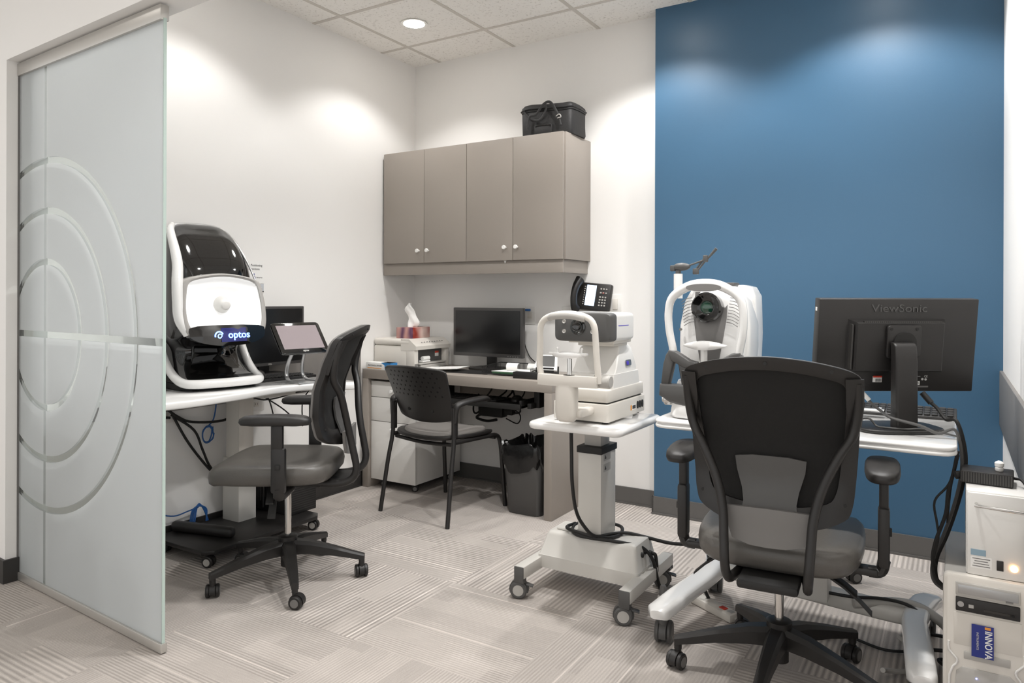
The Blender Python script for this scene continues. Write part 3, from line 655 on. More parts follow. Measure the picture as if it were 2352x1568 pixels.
# ------------------------------------------------------------ wall items
def plate(label, loc, rot, w=.075, h=.115, kind='outlet', cat='wall plate', name='wall_plate'):
    t = thing(name, label, cat, loc); t.rotation_euler = rot
    B().box2((-w/2, -.006, -h/2), (w/2, 0, h/2), .002).build('cover_plate', M['white'], t)
    if kind == 'outlet':
        for z in (-.02, .02):
            s = B().box2((-.016, -.008, z-.013), (.016, -.006, z+.013), .002).build('socket', M['cream'], t)
            B().box2((-.007, -.0086, z-.004), (-.005, -.0079, z+.006)).box2((.005, -.0086, z-.004), (.007, -.0079, z+.006)).build('slot', M['txt'], s)
    elif kind == 'switch':
        B().box2((-.017, -.012, -.033), (.017, -.006, .033), .003).build('rocker', M['cream'], t)
    elif kind == 'data':
        B().box2((-.018, -.009, -.02), (.018, -.006, .02), .002).build('jack_insert', M['cream'], t)
        B().box2((-.020, -.035, .028), (.006, -.006, .042), .002).build('blue_plug', M['bluecable'], t)
        B().tube([(-.018, -.03, .035), (-.035, -.035, .03), (-.05, -.03, .015), (-.05, -.02, -.05), (-.045, -.015, -.15), (.0, -.015, -.26), (.06, -.015, -.31)], .0035).build('cord', M['black'], t)
    return t
plate('white data plate with a blue network plug right of the desk monitor', (-2.345, YB, 1.118), (0, 0, 0), kind='data')
plate('white wall plate half hidden behind the top of the autorefractor', (-2.075, YB, 1.12), (0, 0, 0))
plate('white switch plate on the back wall right of the wall phone', (-1.748, YB, 1.195), (0, 0, 0), kind='switch')
plate('white double socket plate low on the left wall under the adjustable table', (XL, 2.125, .665), (0, 0, R(90)))
plate('grey socket plate on the left wall under the table edge near the office chair', (XL, 2.665, .655), (0, 0, R(90)), w=.11)
ph = thing('desk_phone', 'black office phone with lit display and handset mounted high on the back wall', 'phone', (-1.885, 3.995, 1.155), 0); ph.rotation_euler = (0, R(5), 0); ph.scale = (.88, 1, 1)
PT = Matrix.Rotation(R(-10), 4, 'X')
B().box2((-.125, -.012, 0), (.125, .028, .17), .010, T=PT).box2((-.07, .02, .02), (.07, .055, .10), .005).build('phone_body', M['black'], ph)
hsx = [(-.105, -.055, .01), (-.112, -.058, .05), (-.112, -.060, .10), (-.108, -.050, .15), (-.10, -.02, .182)]
B().tube([(-.105, -.028, .0), (-.108, -.050, .02), (-.112, -.058, .08), (-.108, -.045, .14), (-.10, -.012, .185)], .023, 14, flat=1.0, rr=lambda u: 1+.35*(2*u-1)**2).build('handset', M['black'], ph, ang=60)
B().box2((-.055, -.0145, .028), (.018, -.0115, .155), .002, T=PT).build('phone_display', M['lcdblue'], ph)['label'] = 'bright lit phone display'
kk = B()
for r in range(4):
    for c in range(3): kk.box((.055+.020*c, -.0135, .035+.017*r), (.012, .004, .009), .0015, 1, T=PT)
for r in range(2):
    for c in range(3): kk.box((.055+.020*c, -.0135, .112+.024*r), (.012, .004, .009), .0015, 1, T=PT)
kk.build('keypad', M['lgrey'], ph)
ss = B()
for r in range(9): ss.box((-.068, -.0135, .035+.0135*r), (.007, .004, .006), .001, 1, T=PT)
ss.build('line_key_strip', M['lgrey'], ph)
B().box((.075, -.0136, .112), (.012, .0045, .006), .001, 1, T=PT).build('red_key', M['red'], ph)
# notices on the left wall
n1 = thing('wall_notice', 'white printed positioning directions sheet on the left wall behind the eye scanner', 'notice', (XL+.001, 2.65, 1.37), 90)
B().box2((-.068, -.0012, -.062), (.068, 0, .062)).build('sheet', M['paper'], n1)
text('notice_heading', 'Lens Positioning', .0175, (-.002, -.0014, .037), FY, M['txt'], n1)
text('notice_heading', 'Directions', .0175, (0, -.0014, .017), FY, M['txt'], n1)
B().sphere((.0, -.002, -.012), (.004, .001, .004), 10).tube([(.0, -.0016, -.02), (.006, -.0016, -.032), (.006, -.0016, -.045)], .004, 6, flat=.3).build('figure_mark', M['cardblue'], n1)
text('notice_line', 'Step by Step', .008, (.036, -.0014, -.030), FY, M['txt'], n1)
n2 = thing('wall_notice', 'small pale grey notice below the white positioning sheet', 'notice', (XL+.001, 2.67, 1.283), 90)
B().box2((-.046, -.0012, -.022), (.046, 0, .022)).build('sheet', mat('pale_grey_paper', (190, 193, 198), .6), n2)
text('notice_line', 'Exit', .011, (.01, -.0014, .008), FY, M['txt'], n2); text('notice_line', 'Waiting', .011, (.018, -.0014, -.006), FY, M['txt'], n2)
B().box2((-.046, -.0016, -.024), (.046, -.0011, -.018)).build('lower_band', M['black'], n2)

# ------------------------------------------------------------ wall cabinet and bag
cb = thing('wall_cabinet', 'taupe four-door wall cabinet hung above the desk in the corner', 'cabinet', (-2.6, 3.87, 1.38))
B().box2((-.700, -.157, .078), (.683, .174, .817), .001).build('carcass', M['lam'], cb)
xs = [-3.29, -2.943, -2.607, -2.265, -1.925]
for i in range(4):
    d = B().box2((xs[i]+2.6+.0015, -.178, .078), (xs[i+1]+2.6-.0015, -.1585, .817), .001).build('cabinet_door', M['lam'], cb)
    kx = (-2.983, -2.905, -2.314, -2.232)[i]+2.6
    B().lathe([(.005, 0), (.005, .014), (.0125, .018), (.0125, .028), (.0105, .030)], 20)  .build('knob', M['white'], d, (kx, -.178, .156), (R(90), 0, 0))
B().box2((-.707, -.157, .0), (.665, -.139, .078), .001).box2((.647, -.139, 0), (.665, .174, .078), .001).build('valance', M['lam'], cb)
B().prism([(-.012, .0), (.012, .0), (.0, -.022)], -.001, .001, T=Matrix.Translation((.27, -.16, .082)) @ Matrix.Rotation(R(90), 4, 'X')).build('paper_scrap', M['paper'], cb)
bg = thing('cooler_bag', 'black zipped nylon bag with handles standing on the wall cabinet', 'bag', (-2.075, 3.86, 2.1975), 0); bg.scale = (.90, .85, .93)
def bring(w_, d_, z, j=0): return [(x+.003*math.sin(7*y/d_+j), y+.003*math.sin(9*x/w_*2+j), z+.008*math.cos(x*14+j)*(j > 0)) for x, y in sell(w_, d_, 7, 44)]
B().loft([bring(.375, .25, 0), bring(.385, .26, .012), bring(.385, .26, .08, 1), bring(.388, .262, .15, 1.4), bring(.375, .25, .165, 1.4)]).build('bag_body', M['bag'], bg, ang=60)
B().loft([bring(.392, .268, .158, 1.4), bring(.396, .272, .17, 1.4), bring(.39, .265, .19, 1.5), bring(.36, .24, .205, 1.6), bring(.2, .12, .214, 1.6)]).build('bag_lid', M['bag'], bg, ang=60)
B().tube([p for p in bring(.400, .276, .172, 1.4)][::2], .003, 6, closed=True).build('zip_line', M['liner'], bg)
for s, y in ((1, -.140), (-1, .140)):
    B().tube([(-.13, y-.004*s, .05), (-.115, y-.006*s, .13), (-.06, y-.01*s, .19-.05*(s > 0)), (.0, y-.015*s, .205-.01*(s > 0)), (.05, y-.012*s, .20), (.10, y-.008*s, .12), (.12, y-.004*s, .05)], .009, 8, flat=.35).build('handle', M['bag'], bg)
B().tube([(.02, -.14, .19), (.0, -.145, .14), (-.04, -.146, .10), (-.11, -.142, .12), (-.165, -.136, .17)], .008, 8, flat=.35).build('side_strap', M['bag'], bg)
B().box2((-.075, -.150, .01), (.055, -.128, .07), .008).build('front_pocket', M['bag'], bg)
B().tube([(-.065, -.151, .055), (-.05, -.152, .064), (.04, -.152, .062), (.05, -.151, .05)], .003, 6).build('pocket_zip', M['liner'], bg)
B().tube([(.09, -.15, .108), (.115, -.153, .118), (.125, -.15, .10), (.10, -.15, .095)], .0035, 6).build('metal_clip', M['lgrey'], bg)

# ------------------------------------------------------------ left adjustable table
lt_ = thing('adjustable_table', 'white kidney-shaped height-adjustable table along the left wall', 'table', (-3.17, 2.46, 0))
ol = [(-.12, -.82), (.34, -.82), (.43, -.76), (.465, -.60), (.45, -.35), (.415, -.15), (.425, .0), (.50, .10), (.585, .165), (.605, .22), (.57, .275), (.47, .29), (.10, .29), (-.12, .29)]
ops = [(p.x, p.y) for p in catmull([(a, b_, 0) for a, b_ in ol[1:12]], 5)]+[(-.12, .29), (-.12, -.82)]
B().prism(ops, .768, .800, .007).build('tabletop', M['gwhite'], lt_, ang=60)
B().box2((-.075, -.055, .03), (.055, .055, .40), .006).box2((-.085, -.065, .28), (.065, .065, .30), .003).build('column_lower', M['wmetal'], lt_)
B().box2((-.062, -.045, .30), (.045, .045, .767), .004).box2((.040, -.047, .40), (.047, -.02, .767)).build('column_upper', M['cream'], lt_)
B().box2((-.08, -.10, .735), (.30, .10, .767), .004).build('top_bracket', M['wmetal'], lt_)
B().prism([(-.11, -.42), (.27, -.42), (.31, -.38), (.31, .24), (.27, .28), (-.11, .28)], .058, .078, .004).build('base_plate', M['black'], lt_)
for x, y in ((-.08, -.38), (.27, -.39), (.27, .24), (-.08, .24)): castor(lt_, x, y, .026, .4, .06, wm='black', hub='lgrey', wid=.016)
op = B().box2((-.06, -.012, -.016), (.06, .012, .016), .003).build('outlet_bar', M['mgrey'], lt_, (.24, .16, .745), (0, 0, R(90)))
for x in (-.018, .018): B().cyl((x, -.0115, 0), (x, -.014, 0), .009, n=18).build('socket_ring', M['white'], op)
tag(B().box2((-.02, -.025, 0), (.34, .025, .05), .02, 3).build('foot_rest', M['black'], None, (-3.26, 2.155, .079), (0, 0, R(14))), 'black padded bar lying on the base plate of the left table', 'foot rest')
pc = thing('computer_tower', 'black desktop computer tower under the left table beside its column', 'computer', (-3.12, 2.70, .079), 0)
B().box2((-.15, -.085, 0), (.15, .095, .235), .004).build('case', M['blackm'], pc)
B().box2((.150, -.08, .01), (.152, .09, .225)).build('vent_panel', M['ventz'], pc)
B().cyl((-.06, -.088, .02), (-.06, -.088, .22), .014).build('side_tube', M['gblack'], pc)
for nm, lab, pts, r, mt in (
    ('power_cable', 'black power cables looping down the left wall from the socket under the table', [[(XL+.02, 2.11, .69), (XL+.05, 2.16, .64), (XL+.04, 2.25, .60), (XL+.05, 2.42, .585), (XL+.03, 2.56, .62)], [(XL+.03, 2.15, .64), (XL+.05, 2.22, .50), (XL+.04, 2.34, .35), (XL+.04, 2.45, .24), (XL+.06, 2.50, .17)], [(XL+.03, 2.14, .65), (XL+.05, 2.25, .56), (XL+.05, 2.30, .45), (XL+.04, 2.36, .34), (XL+.06, 2.5, .15)], [(XL+.015, 2.10, .70), (XL+.05, 2.12, .695)], [(XL+.015, 2.10, .64), (XL+.05, 2.12, .64)]], .0065, 'blackm'),
    ('network_cable', 'blue network cable with a coiled loop hanging under the left table', [[(XL+.03, 2.37, .76), (XL+.04, 2.385, .70), (XL+.04, 2.37, .60), (XL+.04, 2.33, .56)], [(XL+.04, 2.33+.035*math.cos(0), .56)]+[(XL+.04+.006*math.sin(k), 2.335+(.030+.004*math.sin(k))*math.cos(k*.7), .525+(.042+.004*math.cos(k*1.3))*math.sin(k*.7)) for k in range(28)]], .0035, 'bluecable'),
    ('network_cable', 'blue network cable lying in loops on the floor by the left baseboard', [[(XL+.03, 2.0, .26), (XL+.04, 2.06, .19), (XL+.05, 2.14, .155), (XL+.05, 2.22, .16), (XL+.06, 2.27, .17)]]+[[(XL+.06+.004*j, 2.22+.006*j, .09), (XL+.06, 2.235+.008*j, .16), (XL+.065, 2.27, .175+.004*j), (XL+.06, 2.315-.005*j, .15), (XL+.065, 2.31+.004*j, .09)] for j in range(4)], .0035, 'bluecable')):
    c = B()
    for p in pts: c.tube(p, r, 8)
    tag(c.build(nm, M[mt]), lab, 'cable')
c = B()
for p in ([(-2.96, 2.42, .765), (-3.0, 2.50, .70), (-3.06, 2.58, .60)], [(-3.05, 2.35, .765), (-2.98, 2.45, .71), (-2.9, 2.60, .74), (-2.88, 2.66, .765)], [(-2.86, 2.66, .765), (-2.93, 2.66, .68), (-2.93, 2.66, .55)], [(-2.79, 2.67, .765), (-2.84, 2.68, .68), (-2.84, 2.68, .52)], [(-3.05, 2.42, .765), (-2.97, 2.55, .66), (-2.93, 2.62, .58)]): c.tube(p, .0035, 6)
tag(c.build('cable_bundle', M['blackm']), 'thin black cables dangling below the left table by the round sockets', 'cable')

keyboard('keyboard', 'black keyboard on the left table behind the tablet', (-3.02, 2.58, .8005), 85, w=.38, d=.13)
mouse('computer_mouse', 'dark glossy mouse perched on the keyboard by the eye scanner', (-3.0, 2.43, .821), 70)
tbs = thing('tablet', 'touchscreen tablet on a curved silver stand on the left table', 'tablet', (-2.81, 2.545, .8005), 80)
for s in (-1, 1):
    B().tube([(s*.055, -.075, .008), (s*.055, -.03, .007), (s*.052, .035, .010), (s*.047, .066, .035), (s*.042, .062, .09), (s*.035, .03, .15), (s*.028, .01, .175)], .011, 10, flat=.5, rr=lambda u: 1.15-.3*u).build('stand_arm', M['silver'], tbs, ang=60)
B().prism([(-.066, -.08), (.066, -.08), (.066, .05), (-.066, .05)], 0, .006, .002).box2((-.04, -.01, .160), (.04, .025, .180), .005).build('stand_base', M['silver'], tbs)
TT = Matrix.Translation((0, .018, .222)) @ Matrix.Rotation(R(52), 4, 'X')
B().prism(sell(.275, .19, 14, 40), -.007, .007, .003, T=TT).build('tablet_body', M['gblack'], tbs, ang=30)
B().prism([(-.115, -.068), (.115, -.068), (.115, .075), (-.115, .075)], .0071, .0078, T=TT).build('tablet_display', M['tabscr'], tbs)
tx = text('maker_lettering', 'optos', .014, TT @ Vector((.0, -.081, .0078)), (R(52), 0, 0), M['white'], tbs)

# ------------------------------------------------------------ retinal scanner on the left table (front = local -Y)
op = thing('retinal_scanner', 'tall glossy black and white eye scanner with lit bowl on the left table', 'eye scanner', (-3.12, 2.207, .8005), 78)
S0 = [(.030, .37, -.225, .145), (.045, .375, -.215, .15), (.075, .355, -.165, .155), (.12, .33, -.105, .156), (.17, .325, -.075, .157), (.215, .35, -.095, .158), (.25, .375, -.140, .158), (.31, .395, -.178, .158), (.40, .402, -.178, .158), (.50, .40, -.165, .157), (.58, .385, -.140, .152), (.65, .360, -.105, .142), (.71, .325, -.065, .128), (.75, .28, -.025, .108), (.775, .22, .000, .085), (.787, .13, .02, .06)]
S0 = [(a, b_, c+.22*max(0, a-.58), d+.10*max(0, a-.58)) for a, b_, c, d in S0]
SP = list(zip(catmull([(a, b_, c) for a, b_, c, d in S0], 3), catmull([(a, b_, d) for a, b_, c, d in S0], 3)))
S = [(p[0].x, p[0].y, 0, p[0].z, p[1].z) for p in SP]
sc = B(); rg = []
for z, w_, d_, yf, yb in S:
    rg.append([(x, y + .0, z) for x, y in sell(w_, yb-yf, 3.4, 56, 0, (yb+yf)/2)])
sc.loft(rg).build('body', M['gblack'], op, ang=70)
B().zloft([(0.004, .37, .36, -.04, 5), (.03, .38, .37, -.04, 5)], 40).build('foot_plate', M['blackm'], op)
for x in (-.12, .12): B().cyl((x, -.19, 0), (x, -.19, .012), .014, n=14).build('foot', M['blackm'], op)
# head bezel: rounded trapezoid frame, tilted, bowl in it
hx = [(-.178, .505), (-.10, .530), (0, .540), (.10, .530), (.178, .505), (.198, .44), (.205, .36), (.196, .29), (.165, .245), (.09, .222), (0, .216), (-.09, .222), (-.165, .245), (-.196, .29), (-.205, .36), (-.198, .44)]
O = [(p.x, p.y) for p in catmull([(a, b_, 0) for a, b_ in hx], 4, True)]
def hf(x, z, off): return (x, -.262+.20*(z-.3)+.75*x*x+off, z)
def sc2(k, dz=0): return [(x*k, (z-.385)*k+.385+dz) for x, z in O]
def hring(k, off, dz=0): return [hf(x, z, off) for x, z in sc2(k, dz)]
B().loft([hring(.93, .10), hring(1.0, .055), hring(1.01, .02), hring(.995, -.006), hring(.96, -.014), hring(.885, -.010, .004), hring(.872, .002, .004)], cap=(False, False)).build('head_bezel', M['bezelw'], op, ang=70)['label'] = 'glossy white rim of the head'
def bw(k, off, dz=.012): return [hf(x*k, (z-.385)*k*(.86)+.395+dz, off) for x, z in O]
B().loft([hring(.875, -.001, .004), bw(.86, .002), bw(.80, .012), bw(.62, .022), bw(.50, .030), bw(.40, .045), bw(.20, .055), bw(.05, .057)], cap=(False, True)).build('viewing_bowl', M['bowl'], op, ang=70)['label'] = 'softly lit white bowl'
B().loft([[(x*k+.0, hf(0, .40, .0)[1]+yy, .392+z*k2) for x, z in [(.034*math.cos(a), .034*math.sin(a)) for a in [2*math.pi*i/24 for i in range(24)]]] for k, k2, yy in ((1.15, 1.3, .055), (.95, 1.0, .030), (.72, .72, .014), (.66, .66, .006), (.46, .46, .004))]).build('eyepiece', M['white'], op, ang=60)
cs = [(-.145, .298), (.145, .298), (.178, .262), (.160, .235), (.09, .213), (0, .207), (-.09, .213), (-.160, .235), (-.178, .262)]
CO = [(p.x, p.y) for p in catmull([(a, b_, 0) for a, b_ in cs], 3, True)]
ch = B().slab(CO, lambda x, z: hf(x, z, -.018+.10*max(0, .25-z)), (0, .05, 0), 5).build('chin_display', M['gblack'], op, ang=60)
B().slab([(-.045, .225), (.075, .225), (.075, .288), (-.045, .288)], lambda x, z: hf(x, z, -.0188), (0, -.0006, 0), 3).build('lit_panel', M['stripblue'], ch)
text('maker_lettering', 'optos', .046, (.038, -.2905, .256), (R(90-11), 0, R(2)), M['optosblue'], ch, bold=.0008)
lg = B(); lg.tube([(-.056+.018*math.cos(a), -.2895, .254+.018*math.sin(a)) for a in [R(200-20*k) for k in range(10)]], .0035, 6, flat=.5); lg.tube([(-.052+.009*math.cos(a), -.290, .252+.009*math.sin(a)) for a in [R(40*k) for k in range(8)]], .0025, 6, closed=True, flat=.5)
lg.build('maker_mark', M['optosblue'], ch)
RL = [(.118, .092, .776), (.146, .038, .752), (.163, -.025, .705), (.173, -.086, .645), (.184, -.143, .575), (.199, -.180, .50), (.204, -.200, .42), (.200, -.212, .33), (.165, -.225, .262)]
B().tube([(-x, y, z) for x, y, z in RL], .021, 12, flat=1.2, rr=lambda u: .7+.5*math.sin(min(1, u*1.3)*1.57)).build('side_rail', M['gwhite'], op, ang=70)
B().tube([(x*.95-.002, y+.022, z) for x, y, z in RL[:6]], .009, 10, rr=lambda u: 1-.6*u).build('side_rail', M['silver'], op, ang=70)
AP = [(-.072, .215, .085), (-.080, .165, .092), (-.105, .115, .108), (-.150, .078, .130), (-.200, .060, .150), (-.240, .050, .150)]
B().loft([[(-w_, y, z), (w_, y, z), (w_*.9, y-.012, z-.006), (-w_*.9, y-.012, z-.006)] for y, z, w_ in AP]).build('front_apron', M['gblack'], op, ang=60)
B().tube([(-.118, .092, .776), (-.08, .095, .785), (0, .097, .789), (.08, .095, .785), (.118, .092, .776)], .007, 10).build('top_rim', M['silver'], op)
u = [(-.190, .12, .44), (-.198, .075, .40), (-.198, .055, .30), (-.198, .02, .20), (-.196, -.045, .12), (-.192, -.125, .065), (-.182, -.205, .040), (-.145, -.250, .036), (-.07, -.268, .036), (0, -.272, .036)]
B().tube(u+mirror(u[:-1])[::-1], .017, 14, flat=1.0, rr=lambda t: .9+.35*math.sin(t*3.14)).build('base_rail', M['gwhite'], op, ang=70)['label'] = 'white curved lip round the base'
B().cyl((.06, -.205, .052), (.06, -.222, .046), .014, n=20).build('power_button', M['blackm'], op); B().box((.06, -.2235, .048), (.018, .002, .006), .001).build('power_light', M['ledgreen'], op)

# ------------------------------------------------------------ autorefractor and its stand
rt = thing('instrument_table', 'white motorised instrument table with cast box base and castors, carrying the autorefractor', 'table', (-1.245, 2.62, 0))
def roundrect(x0, y0, x1, y1, r, n=5):
    o = []
    for cx, cy, a0 in ((x1-r, y1-r, 0), (x0+r, y1-r, 90), (x0+r, y0+r, 180), (x1-r, y0+r, 270)):
        for k in range(n+1): a = R(a0+90*k/n); o.append((cx+r*math.cos(a), cy+r*math.sin(a)))
    return o
B().prism(roundrect(-.158, -.232, .232, .21, .035), .728, .7575, .012).build('tabletop', M['gwhite'], rt, ang=50)
B().box2((-.072, .105, .58), (.003, .195, .728), .003).build('column_upper', M['lgrey'], rt)
B().box2((-.086, .075, .20), (.018, .225, .606), .003).build('column', M['wmetal'], rt)
B().box2((-.091, .070, .590), (.023, .230, .618), .003).build('column_collar', M['blackm'], rt)
for z in (.575, .53):
    lab_ = B().box2((.0182, .10, z-.016), (.0188, .17, z+.016)).build('warning_label', M['lgrey'], rt)
    B().prism([(-.009, -.008), (.009, -.008), (0, .009)], 0, .0006, T=Matrix.Translation((.0188, .118, z)) @ Matrix.Rotation(R(90), 4, 'Z') @ Matrix.Rotation(R(90), 4, 'X')).build('warning_mark', M['txt'], lab_)
bb = B(); bb.loft([[(x, y, z) for x, y in roundrect(-.262+i, .045+j, .190-i*.6, .27-j, .014)] for z, i, j in ((.092, 0, 0), (.145, .0, 0), (.147, .004, .003), (.228, .030, .024), (.240, .036, .032), (.243, .05, .045))])
bb.build('base_box', M['wmetal'], rt, ang=45)
B().box2((-.20, .10, .243), (-.11, .20, .254), .005).build('base_cap', M['wmetal'], rt)
for k, x in enumerate((-.288, .172)):
    f = B().box2((x, -.10, .085), (x+.046, .38, .135), .004).build('foot_beam', M['wmetal'], rt)
    for y in (-.103, .382): B().box2((x+.001, y-.003, .068), (x+.045, y+.003, .134), .003).box2((x+.004, min(y, y+.03*(1 if y < 0 else -1)), .066), (x+.042, max(y, y+.03*(1 if y < 0 else -1)), .086), .002).build('end_cap', M['dgrey'], rt)
    for y in (-.075, .345): castor(rt, x+.023, y, .036, R(200), .075, wm='dgrey', hub='lgrey', wid=.019, lock=True)
pn = B().cyl((.165, .12, .200), (.185, .12, .198), .010).cyl((.165, .15, .205), (.185, .15, .203), .010).box2((.176, .085, .15), (.182, .105, .175), .001).cyl((.168, .20, .185), (.19, .20, .182), .011).build('rear_sockets', M['blackm'], rt)
cc = B()
cc.tube([(-.030, -.10, .73), (-.028, -.10, .62), (-.024, -.10, .50), (-.030, -.05, .38), (-.025, .02, .30), (.0, .055, .262), (.05, .10, .252), (.065, .17, .250), (.03, .255, .252), (-.05, .27, .252), (-.13, .22, .255), (-.14, .14, .252), (-.09, .062, .252), (-.02, .058, .250), (.06, .07, .250), (.12, .10, .240), (.17, .14, .222), (.205, .17, .17), (.22, .19, .08), (.235, .20, .03)], .0072, 10)
cc.tube([(-.15, .18, .256), (-.155, .11, .258), (-.10, .068, .262), (.0, .062, .258), (.045, .13, .258), (.09, .19, .252), (.16, .22, .238), (.25, .25, .222), (.34, .26, .228), (.40, .26, .215), (.415, .24, .15), (.40, .23, .08), (.41, .25, .03)], .0072, 10)
cc.tube([(.19, .20, .183), (.206, .20, .178), (.212, .20, .12), (.20, .23, .07)], .0072, 10)
tag(cc.build('power_cable', M['blackm'], None, (-1.245, 2.62, 0)), 'thick black power cable coiled round the column of the autorefractor table', 'cable')
pl = thing('power_plug', 'clear and grey power plug standing on the floor beside the castor of the white stand', 'plug', (-.995, 2.79, 0), 0)
B().cyl((0, 0, .0), (0, 0, .035), .026, .022, bev=.004).build('white_socket', M['white'], pl); B().cyl((0, 0, .035), (0, 0, .075), .018, .012, bev=.003).build('plug_body', M['mgrey'], pl)

ar = thing('autorefractor', 'white autorefractor with dark lens face, chin rest and forehead arch', 'autorefractor', (-1.21, 2.645, .758))
B().prism(roundrect(-.117, -.18, .118, .19, .012), .008, .075, .004).build('base_lower', M['cream'], ar, ang=40)
B().prism(roundrect(-.113, -.176, .114, .186, .012), .080, .128, .006).build('base_upper', M['cream'], ar, ang=40)
for x in (-.09, .09):
    for y in (-.15, .16): B().cyl((x, y, 0), (x, y, .01), .012, n=12).build('foot', M['blackm'], ar)
B().box2((-.105, -.165, .072), (.105, .175, .083)).build('base_gap', M['blackm'], ar)
def rr_(z, x0, y0, x1, y1, r=.015): return [(x, y, z) for x, y in roundrect(x0, y0, x1, y1, r)]
B().loft([rr_(.126, -.10, -.115, .108, .155, .006), rr_(.180, -.098, -.105, .106, .145, .006), rr_(.180, -.088, -.075, .098, .143, .006), rr_(.200, -.086, -.060, .098, .140, .006), rr_(.272, -.082, -.02, .090, .112, .008), rr_(.287, -.070, -.005, .080, .100, .008)]).build('body', M['white'], ar, ang=28)
B().prism(roundrect(-.07, -.06, .085, .080, .006), .285, .300, .002).prism(roundrect(-.092, -.10, .105, .070, .006), .298, .315, .002).build('neck', M['cream'], ar)
hd = B(); HS = [(-.155, .90, .92), (-.152, .96, .97), (-.13, 1, 1), (.03, 1, 1), (.06, .97, .98), (.066, .88, .9)]
def hsec(y, kx, kz): return [(x*kx, y, .362+z*kz) for x, z in sell(.244, .112, 9, 44)]
hd.loft([hsec(*q) for q in HS[2:]]).build('head', M['white'], ar, ang=45)
B().loft([hsec(-.168+.0, .86, .84), hsec(-.165, .95, .94), hsec(-.150, 1.003, 1.005), hsec(-.118, 1.006, 1.008)]).build('lens_face', M['dgrey'], ar, ang=45)['label'] = 'dark grey curved front face'
B().lathe([(.031, 0), (.031, .006), (.024, .008), (.020, .004), (.013, .003), (.010, .007), (.004, .006)], 30).build('lens', M['lens'], ar, (-.015, -.167, .363), (R(90), 0, 0))
for x in (-.075, .045):
    for z in (.345, .383): B().lathe([(.008, 0), (.0075, .003), (.005, .001)], 14).build('small_lamp', M['lgrey'], ar, (x, -.168, z), (R(90), 0, 0))
B().box2((.1222, -.10, .366), (.1228, .0, .369)).build('accent_line', M['purple'], ar); 
B().prism(sell(.056, .024, 6, 24), 0, .0015, T=Matrix.Translation((.0985, .055, .215)) @ Matrix.Rotation(R(90), 4, 'Z') @ Matrix.Rotation(R(83), 4, 'X')).build('badge', M['silver'], ar)
B().prism(sell(.020, .016, 3, 24), 0, .0022, T=Matrix.Translation((.1005, .042, .215)) @ Matrix.Rotation(R(90), 4, 'Z') @ Matrix.Rotation(R(83), 4, 'X')).build('badge_mark', M['purple'], ar)
B().box2((.1182, .03, .028), (.1190, .085, .048)).build('spec_label', M['paper'], ar); B().box2((.1190, .03, .028), (.1193, .045, .048)).build('orange_label', M['orange'], ar)
B().box2((.1190, .05, .031), (.1193, .083, .045)).build('print_block', M['txt'], ar)
for y in (.105, .13, .155): B().prism(sell(.016, .030, 3, 16), 0, .003, T=Matrix.Translation((.118, y, .042)) @ Matrix.Rotation(R(90), 4, 'Z') @ Matrix.Rotation(R(90), 4, 'X')).build('cable_port', M['blackm'], ar)
# head rest
cr = B().tube([(.127, -.285, .165), (.118, -.285, .25), (.113, -.285, .32), (.108, -.287, .37), (.085, -.289, .400), (.02, -.292, .415), (-.05, -.292, .410), (-.095, -.289, .392), (-.113, -.287, .36), (-.115, -.285, .30), (-.117, -.285, .22), (-.105, -.285, .165)], .0115, 14, flat=1.15).build('head_arch', M['cream'], ar, ang=60)
B().tube([(.075, -.293, .398), (.02, -.305, .409), (-.045, -.305, .406), (-.07, -.295, .398)], .011, 12, flat=1.2).build('forehead_pad', M['lgrey'], ar, ang=60)
B().loft([[(x, -.285+y - .25*(.12**2-min(abs(x), .12)**2)*3, z) for y, z in ((-.018, .150), (.02, .150), (.02, .190), (-.018, .190), (-.021, .17))] for x in [-.115+.024*k for k in range(11)]]).build('chin_bar', M['cream'], ar, ang=40)
B().cyl((.10, -.265, .172), (.165, -.265, .172), .024, n=26, bev=.004).build('adjust_knob', M['lgrey'], ar)
B().zloft([(.02, .055, .03, -.290, 2.6), (.03, .078, .045, -.290, 2.6), (.05, .085, .052, -.290, 2.8), (.13, .085, .052, -.290, 3), (.155, .082, .05, -.290, 3)], 30).box2((.02, -.29, .035), (.06, -.175, .065), .01).box2((-.03, -.28, .04), (.04, -.17, .06), .004).build('support_column', M['cream'], ar, ang=60)
B().cyl((0.005, -.285, .185), (0.005, -.285, .262), .0065).cyl((.012, -.285, .185), (.012, -.285, .25), .006).lathe([(.03, .186), (.022, .190)], 20, T=Matrix.Translation((.006, -.285, 0))).build('chin_post', M['chrome'], ar)
chn = B(); chn.loft([[(x, -.285-.024*math.sin(math.pi*(x+.062)/.124)-.0+dy, .262+zz*(.35+.65*math.cos(x*24))) for dy, zz in ((-.004, 0), (-.002, .010), (.03, .014), (.034, .004), (.02, -.008), (.0, -.010))] for x in [-.062+.0124*k for k in range(11)]])
chn.box2((-.078, -.290, .262), (.078, -.268, .272), .004).build('chin_cup', M['gwhite'], ar, ang=60)
for x in (-.045, .055): B().cyl((x+.0, -.28, .27), (x, -.28, .285), .003).sphere((x, -.28, .286), .005, 10).build('paper_pin', M['gwhite'], ar)

